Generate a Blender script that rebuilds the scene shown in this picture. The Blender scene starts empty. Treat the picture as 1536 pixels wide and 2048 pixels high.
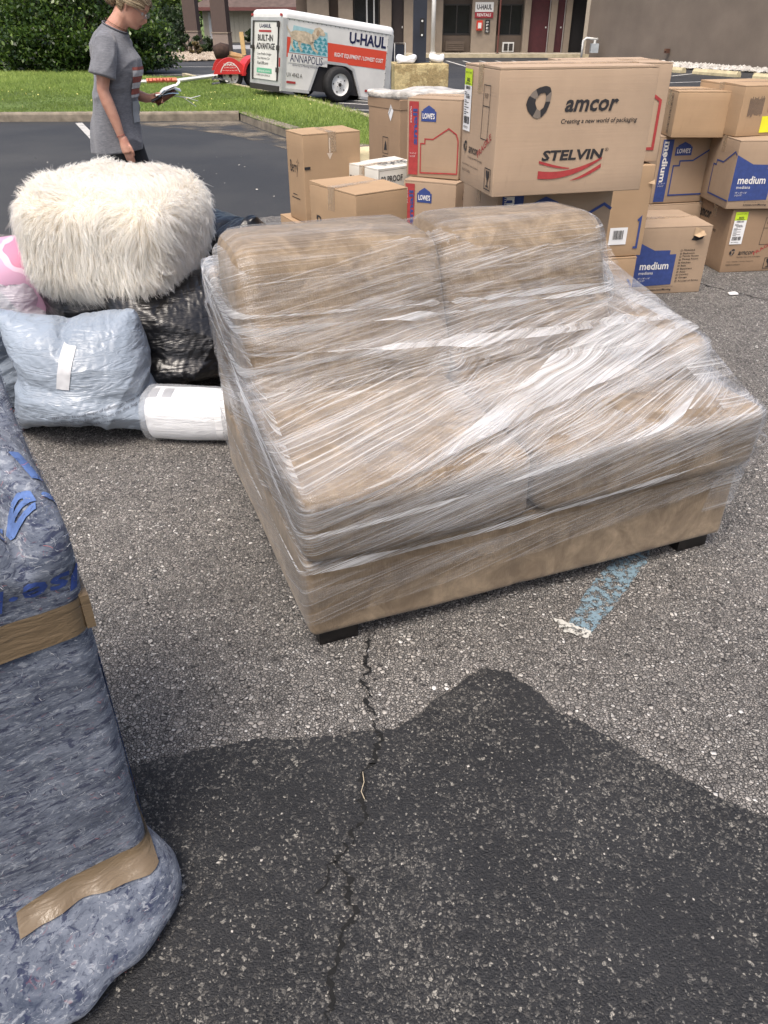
import bpy, bmesh, math, random
import numpy as np
from mathutils import Vector, Matrix, Euler
from mathutils.bvhtree import BVHTree

random.seed(7); np.random.seed(7)
rad = math.radians
S = bpy.context.scene
COL = S.collection

# ------------------------------------------------------------------ camera, sky, sun, exposure
cd = bpy.data.cameras.new('camera'); cam = bpy.data.objects.new('camera', cd); COL.objects.link(cam)
cam.location = (0, 0, 1.5); cam.rotation_euler = (rad(90-32.9), 0, 0)
cd.sensor_fit = 'VERTICAL'; cd.sensor_height = 24; cd.lens = 1539/2048*24
cd.clip_start = .05; cd.clip_end = 900
S.camera = cam
SUN_EL, SUN_AZ = 64, 200          # degrees; azimuth measured clockwise from +Y
W = bpy.data.worlds.new('World'); S.world = W; W.use_nodes = True
nt = W.node_tree; bg = nt.nodes['Background']
sky = nt.nodes.new('ShaderNodeTexSky'); sky.sky_type = 'NISHITA'; sky.sun_disc = False
sky.sun_elevation = rad(SUN_EL); sky.sun_rotation = rad(SUN_AZ)
sky.air_density = 1.0; sky.dust_density = 6.0; sky.ozone_density = .2
nt.links.new(sky.outputs[0], bg.inputs[0]); bg.inputs[1].default_value = .15
sl = bpy.data.lights.new('sun', 'SUN'); sl.energy = 1.5; sl.angle = rad(24); sl.color = (1, .96, .9)
so = bpy.data.objects.new('sun', sl); COL.objects.link(so)
sd = Vector((math.sin(rad(SUN_AZ))*math.cos(rad(SUN_EL)), math.cos(rad(SUN_AZ))*math.cos(rad(SUN_EL)), math.sin(rad(SUN_EL))))
so.rotation_euler = sd.to_track_quat('Z', 'Y').to_euler()
S.view_settings.view_transform = 'Standard'; S.view_settings.look = 'None'
S.view_settings.exposure = .66; S.view_settings.gamma = 1; S.view_settings.use_curve_mapping = False
S.cycles.transparent_max_bounces = 40; S.cycles.max_bounces = 8

# ------------------------------------------------------------------ helpers
def tag(o, label=None, cat=None, group=None, kind=None):
    if label: o['label'] = label
    if cat: o['category'] = cat
    if group: o['group'] = group
    if kind: o['kind'] = kind
    return o

def thing(name, label, cat, loc=(0,0,0), rz=0, group=None):
    o = bpy.data.objects.new(name, None); COL.objects.link(o)
    o.empty_display_size = .1; o.location = loc; o.rotation_euler = (0, 0, rad(rz))
    return tag(o, label, cat, group)

def link(name, me, mat=None, parent=None):
    o = bpy.data.objects.new(name, me); COL.objects.link(o)
    if mat is not None:
        for m in (mat if isinstance(mat, (list, tuple)) else [mat]): me.materials.append(m)
    if parent is not None: o.parent = parent
    return o

def mesh(V, F, smooth=False):
    me = bpy.data.meshes.new('mesh')
    V = np.asarray(V, dtype=np.float32)
    if isinstance(F, np.ndarray):
        k = F.shape[1]; n = len(F)
        me.vertices.add(len(V)); me.vertices.foreach_set('co', V.ravel())
        me.loops.add(n*k); me.loops.foreach_set('vertex_index', F.astype(np.int32).ravel())
        me.polygons.add(n); me.polygons.foreach_set('loop_start', np.arange(0, n*k, k, dtype=np.int32))
        try: me.polygons.foreach_set('loop_total', np.full(n, k, dtype=np.int32))
        except Exception: pass
        me.update(calc_edges=True)
    else:
        me.from_pydata([tuple(map(float, v)) for v in V], [], [tuple(f) for f in F]); me.update()
    if smooth: me.polygons.foreach_set('use_smooth', [True]*len(me.polygons))
    return me

class MB:
    """collects solids into one mesh"""
    def __init__(s): s.V = []; s.F = []
    def add(s, V, F, mtx=None):
        b = len(s.V)
        for v in V:
            v = Vector(v)
            s.V.append(tuple(mtx @ v if mtx else v))
        s.F += [tuple(b+int(i) for i in f) for f in F]
        return s
    def box(s, x0, y0, z0, x1, y1, z1, mtx=None):
        V = [(x0,y0,z0),(x1,y0,z0),(x1,y1,z0),(x0,y1,z0),(x0,y0,z1),(x1,y0,z1),(x1,y1,z1),(x0,y1,z1)]
        return s.add(V, [(0,3,2,1),(4,5,6,7),(0,1,5,4),(1,2,6,5),(2,3,7,6),(3,0,4,7)], mtx)
    def tube(s, pts, r, n=8, cap=True, mtx=None):
        pts = [Vector(p) for p in pts]; rs = r if isinstance(r, (list, tuple)) else [r]*len(pts)
        V = []; F = []
        up = None
        for i, p in enumerate(pts):
            d = (pts[min(i+1, len(pts)-1)]-pts[max(i-1, 0)]).normalized()
            if up is None:
                a = Vector((0,0,1)) if abs(d.z) < .9 else Vector((1,0,0))
            else: a = up
            x = d.cross(a).normalized(); y = x.cross(d).normalized(); up = y
            for k in range(n):
                t = 2*math.pi*k/n
                V.append(p+x*math.cos(t)*rs[i]+y*math.sin(t)*rs[i])
        for i in range(len(pts)-1):
            for k in range(n):
                F.append((i*n+k, i*n+(k+1)%n, (i+1)*n+(k+1)%n, (i+1)*n+k))
        if cap:
            F.append(tuple(range(n))[::-1]); F.append(tuple((len(pts)-1)*n+k for k in range(n)))
        return s.add(V, F, mtx)
    def prism(s, poly, axis, a, b, mtx=None):
        """poly: 2D points; axis: 'x','y','z' extrusion from a to b"""
        n = len(poly)
        def m3(p, t):
            return {'x': (t, p[0], p[1]), 'y': (p[0], t, p[1]), 'z': (p[0], p[1], t)}[axis]
        V = [m3(p, a) for p in poly]+[m3(p, b) for p in poly]
        F = [tuple(range(n)), tuple(range(2*n-1, n-1, -1))]+[(i, (i+1) % n, n+(i+1) % n, n+i) for i in range(n)]
        return s.add(V, F, mtx)
    def lathe(s, prof, n=24, mtx=None):
        """prof: list (r,z) around z"""
        V = []; F = []
        for r, z in prof:
            for k in range(n):
                t = 2*math.pi*k/n; V.append((r*math.cos(t), r*math.sin(t), z))
        for i in range(len(prof)-1):
            for k in range(n): F.append((i*n+k, i*n+(k+1)%n, (i+1)*n+(k+1)%n, (i+1)*n+k))
        return s.add(V, F, mtx)
    def build(s, name, mat, parent=None, smooth=False, fix=True):
        me = mesh(s.V, s.F, smooth)
        if fix:
            bm = bmesh.new(); bm.from_mesh(me); bmesh.ops.recalc_face_normals(bm, faces=bm.faces); bm.to_mesh(me); bm.free()
        return link(name, me, mat, parent)

def sn(P, scale, seed=0, n=10):
    """cheap smooth vector noise: sum of random sines, about -1..1"""
    P = np.asarray(P, float); rs = np.random.RandomState(seed)
    out = np.zeros(len(P))
    for _ in range(n):
        d = rs.normal(size=3); d /= np.linalg.norm(d)
        out += np.sin(P@d*scale*rs.uniform(.6, 1.5)+rs.uniform(0, 6.28))
    return out/math.sqrt(n)*.9

def rbox(lo, hi, r, n=10, extra=3):
    """rounded box as welded grid; returns V (np), F (np quads)"""
    lo = np.array(lo, float); hi = np.array(hi, float); c = (lo+hi)/2; h = (hi-lo)/2
    r = min(r, *(h*.999))
    ts = []
    for a in range(3):
        core = np.linspace(-(h[a]-r), h[a]-r, n)
        e = h[a]-r+r*np.sin(np.linspace(0, math.pi/4, extra+1)[1:])/math.sin(math.pi/4)
        ts.append(np.concatenate([-e[::-1], core, e]))
    V = []; F = []
    for a in range(3):
        b, d = (a+1) % 3, (a+2) % 3
        B, D = np.meshgrid(ts[b], ts[d], indexing='ij')
        for s in (-1, 1):
            P = np.zeros(B.shape+(3,)); P[..., a] = s*h[a]; P[..., b] = B; P[..., d] = D
            base = sum(len(v) for v in V); nb, nd = B.shape
            V.append(P.reshape(-1, 3))
            i = np.arange(nb*nd).reshape(nb, nd)+base
            q = np.stack([i[:-1,:-1], i[1:,:-1], i[1:,1:], i[:-1,1:]], -1).reshape(-1, 4)
            F.append(q if s > 0 else q[:, ::-1])
    V = np.concatenate(V); F = np.concatenate(F)
    key = np.round(V*1e5).astype(np.int64)
    _, idx, inv = np.unique(key, axis=0, return_index=True, return_inverse=True)
    V = V[idx]; F = inv.reshape(-1)[F]
    q = np.clip(V, -(h-r), h-r); d = V-q; L = np.linalg.norm(d, axis=1, keepdims=True); L[L == 0] = 1
    return q+d/L*r+c, F

def nrm(me):
    a = np.empty(len(me.vertices)*3, np.float32); me.vertices.foreach_get('normal', a); return a.reshape(-1, 3)
def getco(me):
    a = np.empty(len(me.vertices)*3, np.float32); me.vertices.foreach_get('co', a); return a.reshape(-1, 3)
def setco(me, V):
    me.vertices.foreach_set('co', np.asarray(V, np.float32).ravel()); me.update()

def apply_mods(o):
    dg = bpy.context.evaluated_depsgraph_get(); dg.update()
    me = bpy.data.meshes.new_from_object(o.evaluated_get(dg)); mats = list(o.data.materials)
    o.modifiers.clear(); o.data = me
    if not me.materials:
        for m in mats: me.materials.append(m)
    me.polygons.foreach_set('use_smooth', [True]*len(me.polygons)); me.update()
    return o

# ---- materials
def new_mat(name):
    m = bpy.data.materials.new(name); m.use_nodes = True
    t = m.node_tree; return m, t, t.nodes['Principled BSDF'], t.nodes['Material Output']
class N:
    def __init__(s, t): s.t = t
    def __call__(s, kind, **k):
        n = s.t.nodes.new(kind)
        for a, v in k.items(): setattr(n, a, v)
        return n
    def l(s, a, b): s.t.links.new(a, b)
    def coord(s, scale=(1,1,1), src='Object', rot=(0,0,0)):
        tc = s('ShaderNodeTexCoord'); mp = s('ShaderNodeMapping'); mp.inputs['Scale'].default_value = scale; mp.inputs['Rotation'].default_value = rot
        s.l(tc.outputs[src], mp.inputs[0]); return mp.outputs[0]
    def noise(s, vec, scale, detail=4, rough=.55, dist=0):
        n = s('ShaderNodeTexNoise'); n.inputs['Scale'].default_value = scale; n.inputs['Detail'].default_value = detail
        n.inputs['Roughness'].default_value = rough; n.inputs['Distortion'].default_value = dist
        s.l(vec, n.inputs['Vector']); return n.outputs[0]
    def vor(s, vec, scale, feature='F1', rnd=1, out='Distance'):
        n = s('ShaderNodeTexVoronoi', feature=feature); n.inputs['Scale'].default_value = scale; n.inputs['Randomness'].default_value = rnd
        s.l(vec, n.inputs['Vector']); return n.outputs[out]
    def ramp(s, fac, stops, interp='LINEAR'):
        n = s('ShaderNodeValToRGB'); cr = n.color_ramp; cr.interpolation = interp
        while len(cr.elements) < len(stops): cr.elements.new(.5)
        for e, (p, c) in zip(cr.elements, stops):
            e.position = p; e.color = (c, c, c, 1) if isinstance(c, (int, float)) else (*c, 1)
        s.l(fac, n.inputs[0]); return n.outputs[0]
    def math(s, op, a, b=None, c=None, clamp=False):
        n = s('ShaderNodeMath', operation=op); n.use_clamp = clamp
        for i, v in enumerate((a, b, c)):
            if v is None: continue
            if isinstance(v, (int, float)): n.inputs[i].default_value = v
            else: s.l(v, n.inputs[i])
        return n.outputs[0]
    def mix(s, fac, a, b, mode='MIX'):
        n = s('ShaderNodeMix', data_type='RGBA', blend_type=mode)
        for i, v in ((0, fac), (6, a), (7, b)):
            if isinstance(v, (int, float)): n.inputs[i].default_value = v if i == 0 else (v, v, v, 1)
            elif isinstance(v, tuple): n.inputs[i].default_value = (*v, 1)
            else: s.l(v, n.inputs[i])
        return n.outputs[2]
    def bump(s, h, strength=.3, dist=.01, normal=None):
        n = s('ShaderNodeBump'); n.inputs['Strength'].default_value = strength; n.inputs['Distance'].default_value = dist
        s.l(h, n.inputs['Height'])
        if normal is not None: s.l(normal, n.inputs['Normal'])
        return n.outputs[0]

MC = {}
def flat(name, col, rough=.6, metal=0, var=.12, scale=8, bump=0, bscale=60, spec=.5):
    if name in MC: return MC[name]
    m, t, p, o = new_mat(name); n = N(t); v = n.coord()
    f = n.noise(v, scale, 5)
    c = n.mix(n.ramp(f, [(.3, 0), (.7, 1)]), tuple(x*(1-var) for x in col), tuple(min(1, x*(1+var)) for x in col))
    n.l(c, p.inputs['Base Color']); p.inputs['Roughness'].default_value = rough; p.inputs['Metallic'].default_value = metal
    p.inputs['Specular IOR Level'].default_value = spec
    if bump: n.l(n.bump(n.noise(v, bscale, 3), bump, .01), p.inputs['Normal'])
    MC[name] = m; return m

# ---- faces for flat print: frame = (origin, X, Y) in the parent's local space
def frame(o, X, Y): return (Vector(o), Vector(X).normalized(), Vector(Y).normalized())
LIFT = .0040
def on(fr, pts, lift=LIFT):
    o, X, Y = fr; Nn = X.cross(Y)
    return [o+X*p[0]+Y*p[1]+Nn*lift for p in pts]
def poly(fr, pts, mat, parent, name='printed_mark', lift=LIFT):
    return link(name, mesh(on(fr, pts, lift), [tuple(range(len(pts)))]), mat, parent)
def polys(fr, lst, mat, parent, name='printed_mark', lift=LIFT):
    V = []; F = []
    for pts in lst:
        F.append(tuple(range(len(V), len(V)+len(pts)))); V += on(fr, pts, lift)
    return link(name, mesh(V, F), mat, parent)
def rect(x0, y0, x1, y1): return [(x0,y0),(x1,y0),(x1,y1),(x0,y1)]
def strip(pts, w, closed=False):
    """polyline -> list of quads with mitred joints"""
    P = [Vector(p) for p in pts]; n = len(P); L = []; R = []
    for i in range(n):
        a = P[i-1] if (i or closed) else None; b = P[(i+1) % n] if (i < n-1 or closed) else None
        d1 = (P[i]-a).normalized() if a is not None else None; d2 = (b-P[i]).normalized() if b is not None else None
        if d1 is None: d1 = d2
        if d2 is None: d2 = d1
        n1 = Vector((-d1.y, d1.x)); n2 = Vector((-d2.y, d2.x)); m = (n1+n2)
        m = m.normalized() if m.length > 1e-6 else n1
        k = w/2/max(.4, m.dot(n1)); L.append(P[i]+m*k); R.append(P[i]-m*k)
    q = []
    for i in range(n if closed else n-1):
        j = (i+1) % n; q.append([tuple(R[i]), tuple(R[j]), tuple(L[j]), tuple(L[i])])
    return q
TXT = {}
def text_mesh(s, bold=0, shear=0):
    k = (s, bold, shear)
    if k in TXT: return TXT[k]
    cu = bpy.data.curves.new('t', 'FONT'); cu.body = s; cu.size = 1; cu.offset = bold; cu.shear = shear; cu.resolution_u = 2
    ob = bpy.data.objects.new('t', cu); COL.objects.link(ob)
    dg = bpy.context.evaluated_depsgraph_get()
    me = bpy.data.meshes.new_from_object(ob.evaluated_get(dg))
    V = getco(me)[:, :2].copy(); F = [tuple(p.vertices) for p in me.polygons]
    bpy.data.objects.remove(ob); bpy.data.curves.remove(cu); bpy.data.meshes.remove(me)
    if len(V): V -= V.min(0)
    TXT[k] = (V, F); return TXT[k]
def text(fr, s, x, y, w, h, mat, parent, bold=0, shear=0, rot=0, name='printed_text', lift=LIFT, flip=False):
    """lower-left corner x,y; fitted to w by h; rot in degrees about that corner"""
    V, F = text_mesh(s, bold, shear)
    if not len(V): return
    mx = V.max(0); U = V/mx*np.array([w, h])
    if flip: U = np.array([w, h])-U
    c, s_ = math.cos(rad(rot)), math.sin(rad(rot))
    P = [(x+u*c-v*s_, y+u*s_+v*c) for u, v in U]
    return link(name, mesh(on(fr, P, lift), F), mat, parent)
def decal(target_bvh, o, direction, eps=.002, cuts=0, maxlen=None):
    """lay a flat mesh (in world/parent space of the target) onto a surface along a direction"""
    bm = bmesh.new(); bm.from_mesh(o.data); bmesh.ops.triangulate(bm, faces=bm.faces)
    for _ in range(6):
        ed = [e for e in bm.edges if maxlen and e.calc_length() > maxlen]
        if not ed: break
        bmesh.ops.subdivide_edges(bm, edges=ed, cuts=1); bmesh.ops.triangulate(bm, faces=[f for f in bm.faces if len(f.verts) > 3])
    d = Vector(direction).normalized(); bad = []
    for v in bm.verts:
        hit, nn, i, dist = target_bvh.ray_cast(v.co-d*.5, d)
        if hit is None: bad.append(v)
        else:
            if nn.dot(d) > 0: nn = -nn
            v.co = hit+nn*eps-d*eps
    bmesh.ops.delete(bm, geom=bad, context='VERTS')
    bm.to_mesh(o.data); bm.free(); o.data.update(); o.data.polygons.foreach_set('use_smooth', [True]*len(o.data.polygons))
    return o

INK = flat('black_ink', (.02, .018, .02), .7, var=.1)
INKR = flat('red_ink', (.33, .035, .035), .7, var=.15, scale=40)
INKB = flat('blue_ink', (.03, .055, .2), .7, var=.15, scale=40)
INKW = flat('white_ink', (.72, .7, .66), .6, var=.05)
PAPER = flat('white_paper', (.75, .75, .75), .55, var=.04)
LIME = flat('lime_label_paper', (.5, .68, .03), .5, var=.05)
YEL = flat('yellow_sticker_paper', (.75, .72, .03), .5, var=.05)
# ------------------------------------------------------------------ ground
def asphalt_near():
    m, t, p, o = new_mat('weathered_aggregate_asphalt'); n = N(t); v = n.coord()
    w = n('ShaderNodeVectorMath', operation='ADD'); nn = n('ShaderNodeTexNoise'); nn.inputs['Scale'].default_value = 90
    n.l(v, nn.inputs['Vector']); sc = n('ShaderNodeVectorMath', operation='SCALE'); sc.inputs['Scale'].default_value = .006
    n.l(nn.outputs['Color'], sc.inputs[0]); n.l(v, w.inputs[0]); n.l(sc.outputs[0], w.inputs[1]); vv = w.outputs[0]
    cell = n.vor(vv, 148, out='Color'); e = n.vor(vv, 148, 'DISTANCE_TO_EDGE')
    cell2 = n.vor(vv, 84, out='Color'); e2 = n.vor(vv, 84, 'DISTANCE_TO_EDGE')
    sp = n('ShaderNodeSeparateColor'); n.l(cell, sp.inputs[0]); sp2 = n('ShaderNodeSeparateColor'); n.l(cell2, sp2.inputs[0])
    big = n.math('LESS_THAN', sp2.outputs[0], .3)
    pick = n('ShaderNodeMix', data_type='FLOAT'); n.l(big, pick.inputs[0]); n.l(sp.outputs[1], pick.inputs[2]); n.l(sp2.outputs[1], pick.inputs[3])
    edge = n('ShaderNodeMix', data_type='FLOAT'); n.l(big, edge.inputs[0]); n.l(e, edge.inputs[2]); n.l(n.math('MULTIPLY', e2, .6), edge.inputs[3])
    stone = n.ramp(pick.outputs[0], [(0, (.115,.11,.104)), (.25, (.20,.189,.177)), (.6, (.29,.27,.248)), (.85, (.37,.347,.32)), (.95, (.48,.455,.42)), (1, (.68,.66,.63))])
    gap = n.ramp(edge.outputs[0], [(.03, 0), (.12, 1)])
    mac = n.noise(v, 1.1, 5); lo = n.ramp(mac, [(.3, .88), (.7, 1.17)])
    exposed = n.ramp(n.noise(v, 9, 4), [(.25, .68), (.55, 1)])
    c = n.mix(n.math('MULTIPLY', gap, exposed), (.022,.021,.021), stone)
    c = n.mix(1, c, lo, 'MULTIPLY'); c = n.mix(n.ramp(n.noise(v, 4.5, 5, .65), [(.58, 0), (.70, .55)]), c, (.05,.048,.046)); c = n.mix(n.ramp(n.noise(v, 13, 3, .5), [(.66, 0), (.74, .35)]), c, (.36,.34,.31))
    n.l(c, p.inputs['Base Color']); p.inputs['Roughness'].default_value = .78; p.inputs['Specular IOR Level'].default_value = .35
    hh = n.math('ADD', n.math('MULTIPLY', n.ramp(edge.outputs[0], [(0, 0), (.25, 1)]), n.math('ADD', pick.outputs[0], .5)), n.math('MULTIPLY', n.noise(v, 400, 2), .3))
    n.l(n.bump(hh, .9, .004), p.inputs['Normal']); return m
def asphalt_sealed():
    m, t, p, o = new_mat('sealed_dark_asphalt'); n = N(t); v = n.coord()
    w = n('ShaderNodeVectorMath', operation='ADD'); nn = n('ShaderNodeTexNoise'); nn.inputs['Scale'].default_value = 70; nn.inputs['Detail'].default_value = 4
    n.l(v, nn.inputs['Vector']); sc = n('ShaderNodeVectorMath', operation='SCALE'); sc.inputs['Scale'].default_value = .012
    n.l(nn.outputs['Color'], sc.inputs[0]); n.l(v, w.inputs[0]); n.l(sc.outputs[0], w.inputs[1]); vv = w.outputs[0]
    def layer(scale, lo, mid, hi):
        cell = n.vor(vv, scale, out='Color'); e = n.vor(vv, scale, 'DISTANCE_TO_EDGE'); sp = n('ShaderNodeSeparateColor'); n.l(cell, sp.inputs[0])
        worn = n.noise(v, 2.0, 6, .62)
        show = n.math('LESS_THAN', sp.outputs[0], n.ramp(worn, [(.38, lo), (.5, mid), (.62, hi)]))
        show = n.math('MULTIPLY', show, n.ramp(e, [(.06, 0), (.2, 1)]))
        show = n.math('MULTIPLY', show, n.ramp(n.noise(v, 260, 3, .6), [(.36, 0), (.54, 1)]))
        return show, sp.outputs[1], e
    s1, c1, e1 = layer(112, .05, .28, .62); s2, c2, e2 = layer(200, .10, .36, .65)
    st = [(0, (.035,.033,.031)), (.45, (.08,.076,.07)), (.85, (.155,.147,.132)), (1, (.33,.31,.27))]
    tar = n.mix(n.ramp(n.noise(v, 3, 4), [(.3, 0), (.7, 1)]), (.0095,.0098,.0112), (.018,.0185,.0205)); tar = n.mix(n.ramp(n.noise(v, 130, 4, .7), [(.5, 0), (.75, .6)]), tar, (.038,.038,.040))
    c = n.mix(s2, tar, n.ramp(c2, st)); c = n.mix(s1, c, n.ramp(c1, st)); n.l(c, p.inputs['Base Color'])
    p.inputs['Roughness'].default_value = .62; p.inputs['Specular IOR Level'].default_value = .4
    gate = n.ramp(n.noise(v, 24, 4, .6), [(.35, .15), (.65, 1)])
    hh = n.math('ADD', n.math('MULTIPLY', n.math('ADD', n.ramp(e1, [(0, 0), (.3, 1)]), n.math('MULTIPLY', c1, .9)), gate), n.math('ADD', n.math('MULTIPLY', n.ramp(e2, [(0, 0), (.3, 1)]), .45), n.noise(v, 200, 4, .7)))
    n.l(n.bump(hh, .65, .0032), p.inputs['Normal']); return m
def asphalt_far():
    m, t, p, o = new_mat('smooth_dark_asphalt'); n = N(t); v = n.coord()
    f = n.noise(v, 160, 4, .7); g = n.noise(v, .35, 6, .6)
    c = n.mix(n.ramp(f, [(.35, 0), (.75, 1)]), (.012,.0125,.0140), (.034,.035,.038))
    c = n.mix(n.ramp(g, [(.42, 0), (.68, .55)]), c, (.062,.060,.056))
    spk = n.math('GREATER_THAN', n.noise(v, 300, 1), .74)
    c = n.mix(n.math('MULTIPLY', spk, .5), c, (.3,.29,.27))
    n.l(c, p.inputs['Base Color']); p.inputs['Roughness'].default_value = .72
    n.l(n.bump(f, .5, .006), p.inputs['Normal']); return m
MA, MS, MF = asphalt_near(), asphalt_sealed(), asphalt_far()

def sheet(name, pts, z, mat, kind='structure', label=None, cat=None, parent=None):
    me = mesh([(x, y, z) for x, y in pts], [tuple(range(len(pts)))])
    bm = bmesh.new(); bm.from_mesh(me); bmesh.ops.triangulate(bm, faces=bm.faces)
    bmesh.ops.recalc_face_normals(bm, faces=bm.faces)
    if sum(f.normal.z for f in bm.faces) < 0: bmesh.ops.reverse_faces(bm, faces=bm.faces)
    bm.to_mesh(me); bm.free()
    return tag(link(name, me, mat, parent), label, cat, kind=kind)
def rough_edge(pts, step, amp, closed=True, seed=1):
    out = []; rs = random.Random(seed); n = len(pts)
    for i in range(n if closed else n-1):
        a = Vector(pts[i]); b = Vector(pts[(i+1) % n]); L = (b-a).length; k = max(1, int(L/step)) if L < 6 else 1
        for j in range(k):
            q = a.lerp(b, j/k); out.append((q.x+rs.uniform(-amp, amp), q.y+rs.uniform(-amp, amp)))
    if not closed: out.append(tuple(pts[-1]))
    return out
gm = flat('lawn_soil_green', (.10, .15, .03), .9, var=.35, scale=.6, bump=.6, bscale=40)
sheet('ground', [(-400,-60),(400,-60),(400,700),(-400,700)], -.03, gm)
sheet('car_park', [(-40,-12),(60,-12),(60,60),(-40,60)], -.004, MF)
near = [(-12,-10),(12,-10),(12,9.5),(4.6,8.9),(1.5,8.2),(-.5,7.3),(-.93,7.15),(-1.45,6.9),(-2.3,6.6),(-3.2,6.45),(-12,6.0)]
sheet('asphalt', rough_edge(near, .05, .025), 0, MA)
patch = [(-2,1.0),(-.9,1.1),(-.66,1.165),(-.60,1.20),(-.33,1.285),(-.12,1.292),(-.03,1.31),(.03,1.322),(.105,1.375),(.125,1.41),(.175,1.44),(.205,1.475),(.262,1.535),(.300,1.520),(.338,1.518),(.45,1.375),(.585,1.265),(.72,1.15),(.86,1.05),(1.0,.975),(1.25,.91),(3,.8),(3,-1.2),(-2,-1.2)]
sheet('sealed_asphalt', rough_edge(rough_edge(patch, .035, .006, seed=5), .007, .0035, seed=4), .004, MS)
# dark stain on the old asphalt, right side
# crack running through the asphalt: thin recessed-looking dark strip with crumbled edges
def crack(pts, w, seed, z=.0065):
    rs = random.Random(seed); P = []
    for i in range(len(pts)-1):
        a = Vector(pts[i]); b = Vector(pts[i+1]); k = max(2, int((b-a).length/.007))
        for j in range(k):
            q = a.lerp(b, j/k); P.append((q.x+rs.gauss(0, .0042)+.010*math.sin(q.y*31)+.006*math.sin(q.y*83+1), q.y+rs.gauss(0, .003)))
    V = []; F = []
    for i, (x, y) in enumerate(P):
        h = w*rs.uniform(.1, 1.7)**1.5; V += [(x-h, y, z), (x+h, y, z)]
        if i: F.append((2*i-2, 2*i-1, 2*i+1, 2*i))
    return tag(link('crack', mesh(V, F), flat('crack_dirt', (.004,.004,.004), .95, var=.4, scale=60)), kind='structure')
crack([(-.05,1.66),(-.035,1.55),(-.065,1.47),(-.012,1.35),(-.02,1.28),(-.03,1.2),(-.05,1.09),(-.085,.97),(-.07,.88),(-.08,.76),(-.11,.65),(-.13,.5)], .0042, 3)
crack([(2.0,5.2),(2.4,4.75),(2.7,4.5),(3.3,4.3)], .006, 5, .0015)
crack([(-.085,.97),(-.11,.93),(-.15,.88)], .002, 6)

# lawn island
lawn = [(-40,14.32),(-6.4,14.32),(-4.4,14.38),(-2.45,14.5),(-1.95,13.4),(-1.38,12.26),(-.75,11.1),(-.3,10.5),(.15,10.5),(.3,11.2),(.2,12.6),(-.27,14.05),(-1.44,16.76),(-3.04,19.7),(-4.26,22.0),(-4.95,23.1),(-6.5,23.2),(-7.2,25),(-8.3,28),(-10,33.5),(-12,36),(-40,36)]
lawn_o = sheet('lawn', lawn, .115, gm)
# kerbs, built in cast lengths with joints
kc = flat('weathered_kerb_concrete', (.2, .17, .13), .9, var=.35, scale=7, bump=.5, bscale=90)
kd = flat('painted_kerb_concrete', (.42, .36, .24), .85, var=.25, scale=5, bump=.4, bscale=90)
def kerb(pts, mat, w=.15, seg=1.9, h=.135, gap=.012, name='kerb_stone'):
    # inner side is to the left of travel
    root = bpy.data.objects.new('kerb', None); COL.objects.link(root); root['kind'] = 'structure'
    P = [Vector(p) for p in pts]
    for i in range(len(P)-1):
        a, b = P[i], P[i+1]; L = (b-a).length; d = (b-a)/L; nn = Vector((-d.y, d.x)); k = max(1, round(L/seg))
        if L > 8 and a.x < -14: k = max(1, round(L/3.5))
        for j in range(k):
            s0 = L*j/k+gap/2; s1 = L*(j+1)/k-gap/2
            prof = [(0, -.05), (w, -.05), (w, h), (.03, h), (.01, h-.012), (0, h-.035)]
            V = []; 
            for s_ in (s0, s1):
                q = a+d*s_
                dz = random.uniform(-.006, .006)
                V += [(q.x+nn.x*u, q.y+nn.y*u, z+(dz if z > 0 else 0)) for u, z in prof]
            F = [(0,1,2,3,4,5)[::-1], (6,7,8,9,10,11)]+[(x, (x+1) % 6, 6+(x+1) % 6, 6+x) for x in range(6)]
            MB().add(V, F).build(name, mat, root)
    return root
kerb([(-16,14.3),(-6.4,14.27),(-4.4,14.33),(-2.43,14.45)][::1], kc)
kerb([(-2.41,14.44),(-1.9,13.3),(-1.34,12.2),(-.7,11.0),(-.28,10.42),(.2,10.42)], kc)
kerb([(.36,11.2),(.25,12.6),(-.22,14.1),(-1.39,16.8),(-2.99,19.78),(-4.21,22.08),(-4.9,23.28),(-5.45,24.5)], kd)

# dusty sand washed up against the kerb
md, t_, p_, o_ = new_mat('kerbside_dust'); n_ = N(t_); v_ = n_.coord()
al = n_.ramp(n_.noise(v_, 1.6, 6, .65), [(.42, 0), (.62, .85)]); n_.l(al, p_.inputs['Alpha']); p_.inputs['Roughness'].default_value = .95
n_.l(n_.mix(n_.noise(v_, 90, 3), (.12,.1,.075), (.26,.22,.165)), p_.inputs['Base Color'])
sheet('kerbside_dust', [(-3.4,14.28),(-2.5,14.4),(-2.42,14.3),(-1.9,13.2),(-1.38,12.1),(-.8,10.95),(-1.3,11.2),(-2.2,12.5),(-3.2,13.4),(-4.6,13.9)], 0.0, md)

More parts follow.
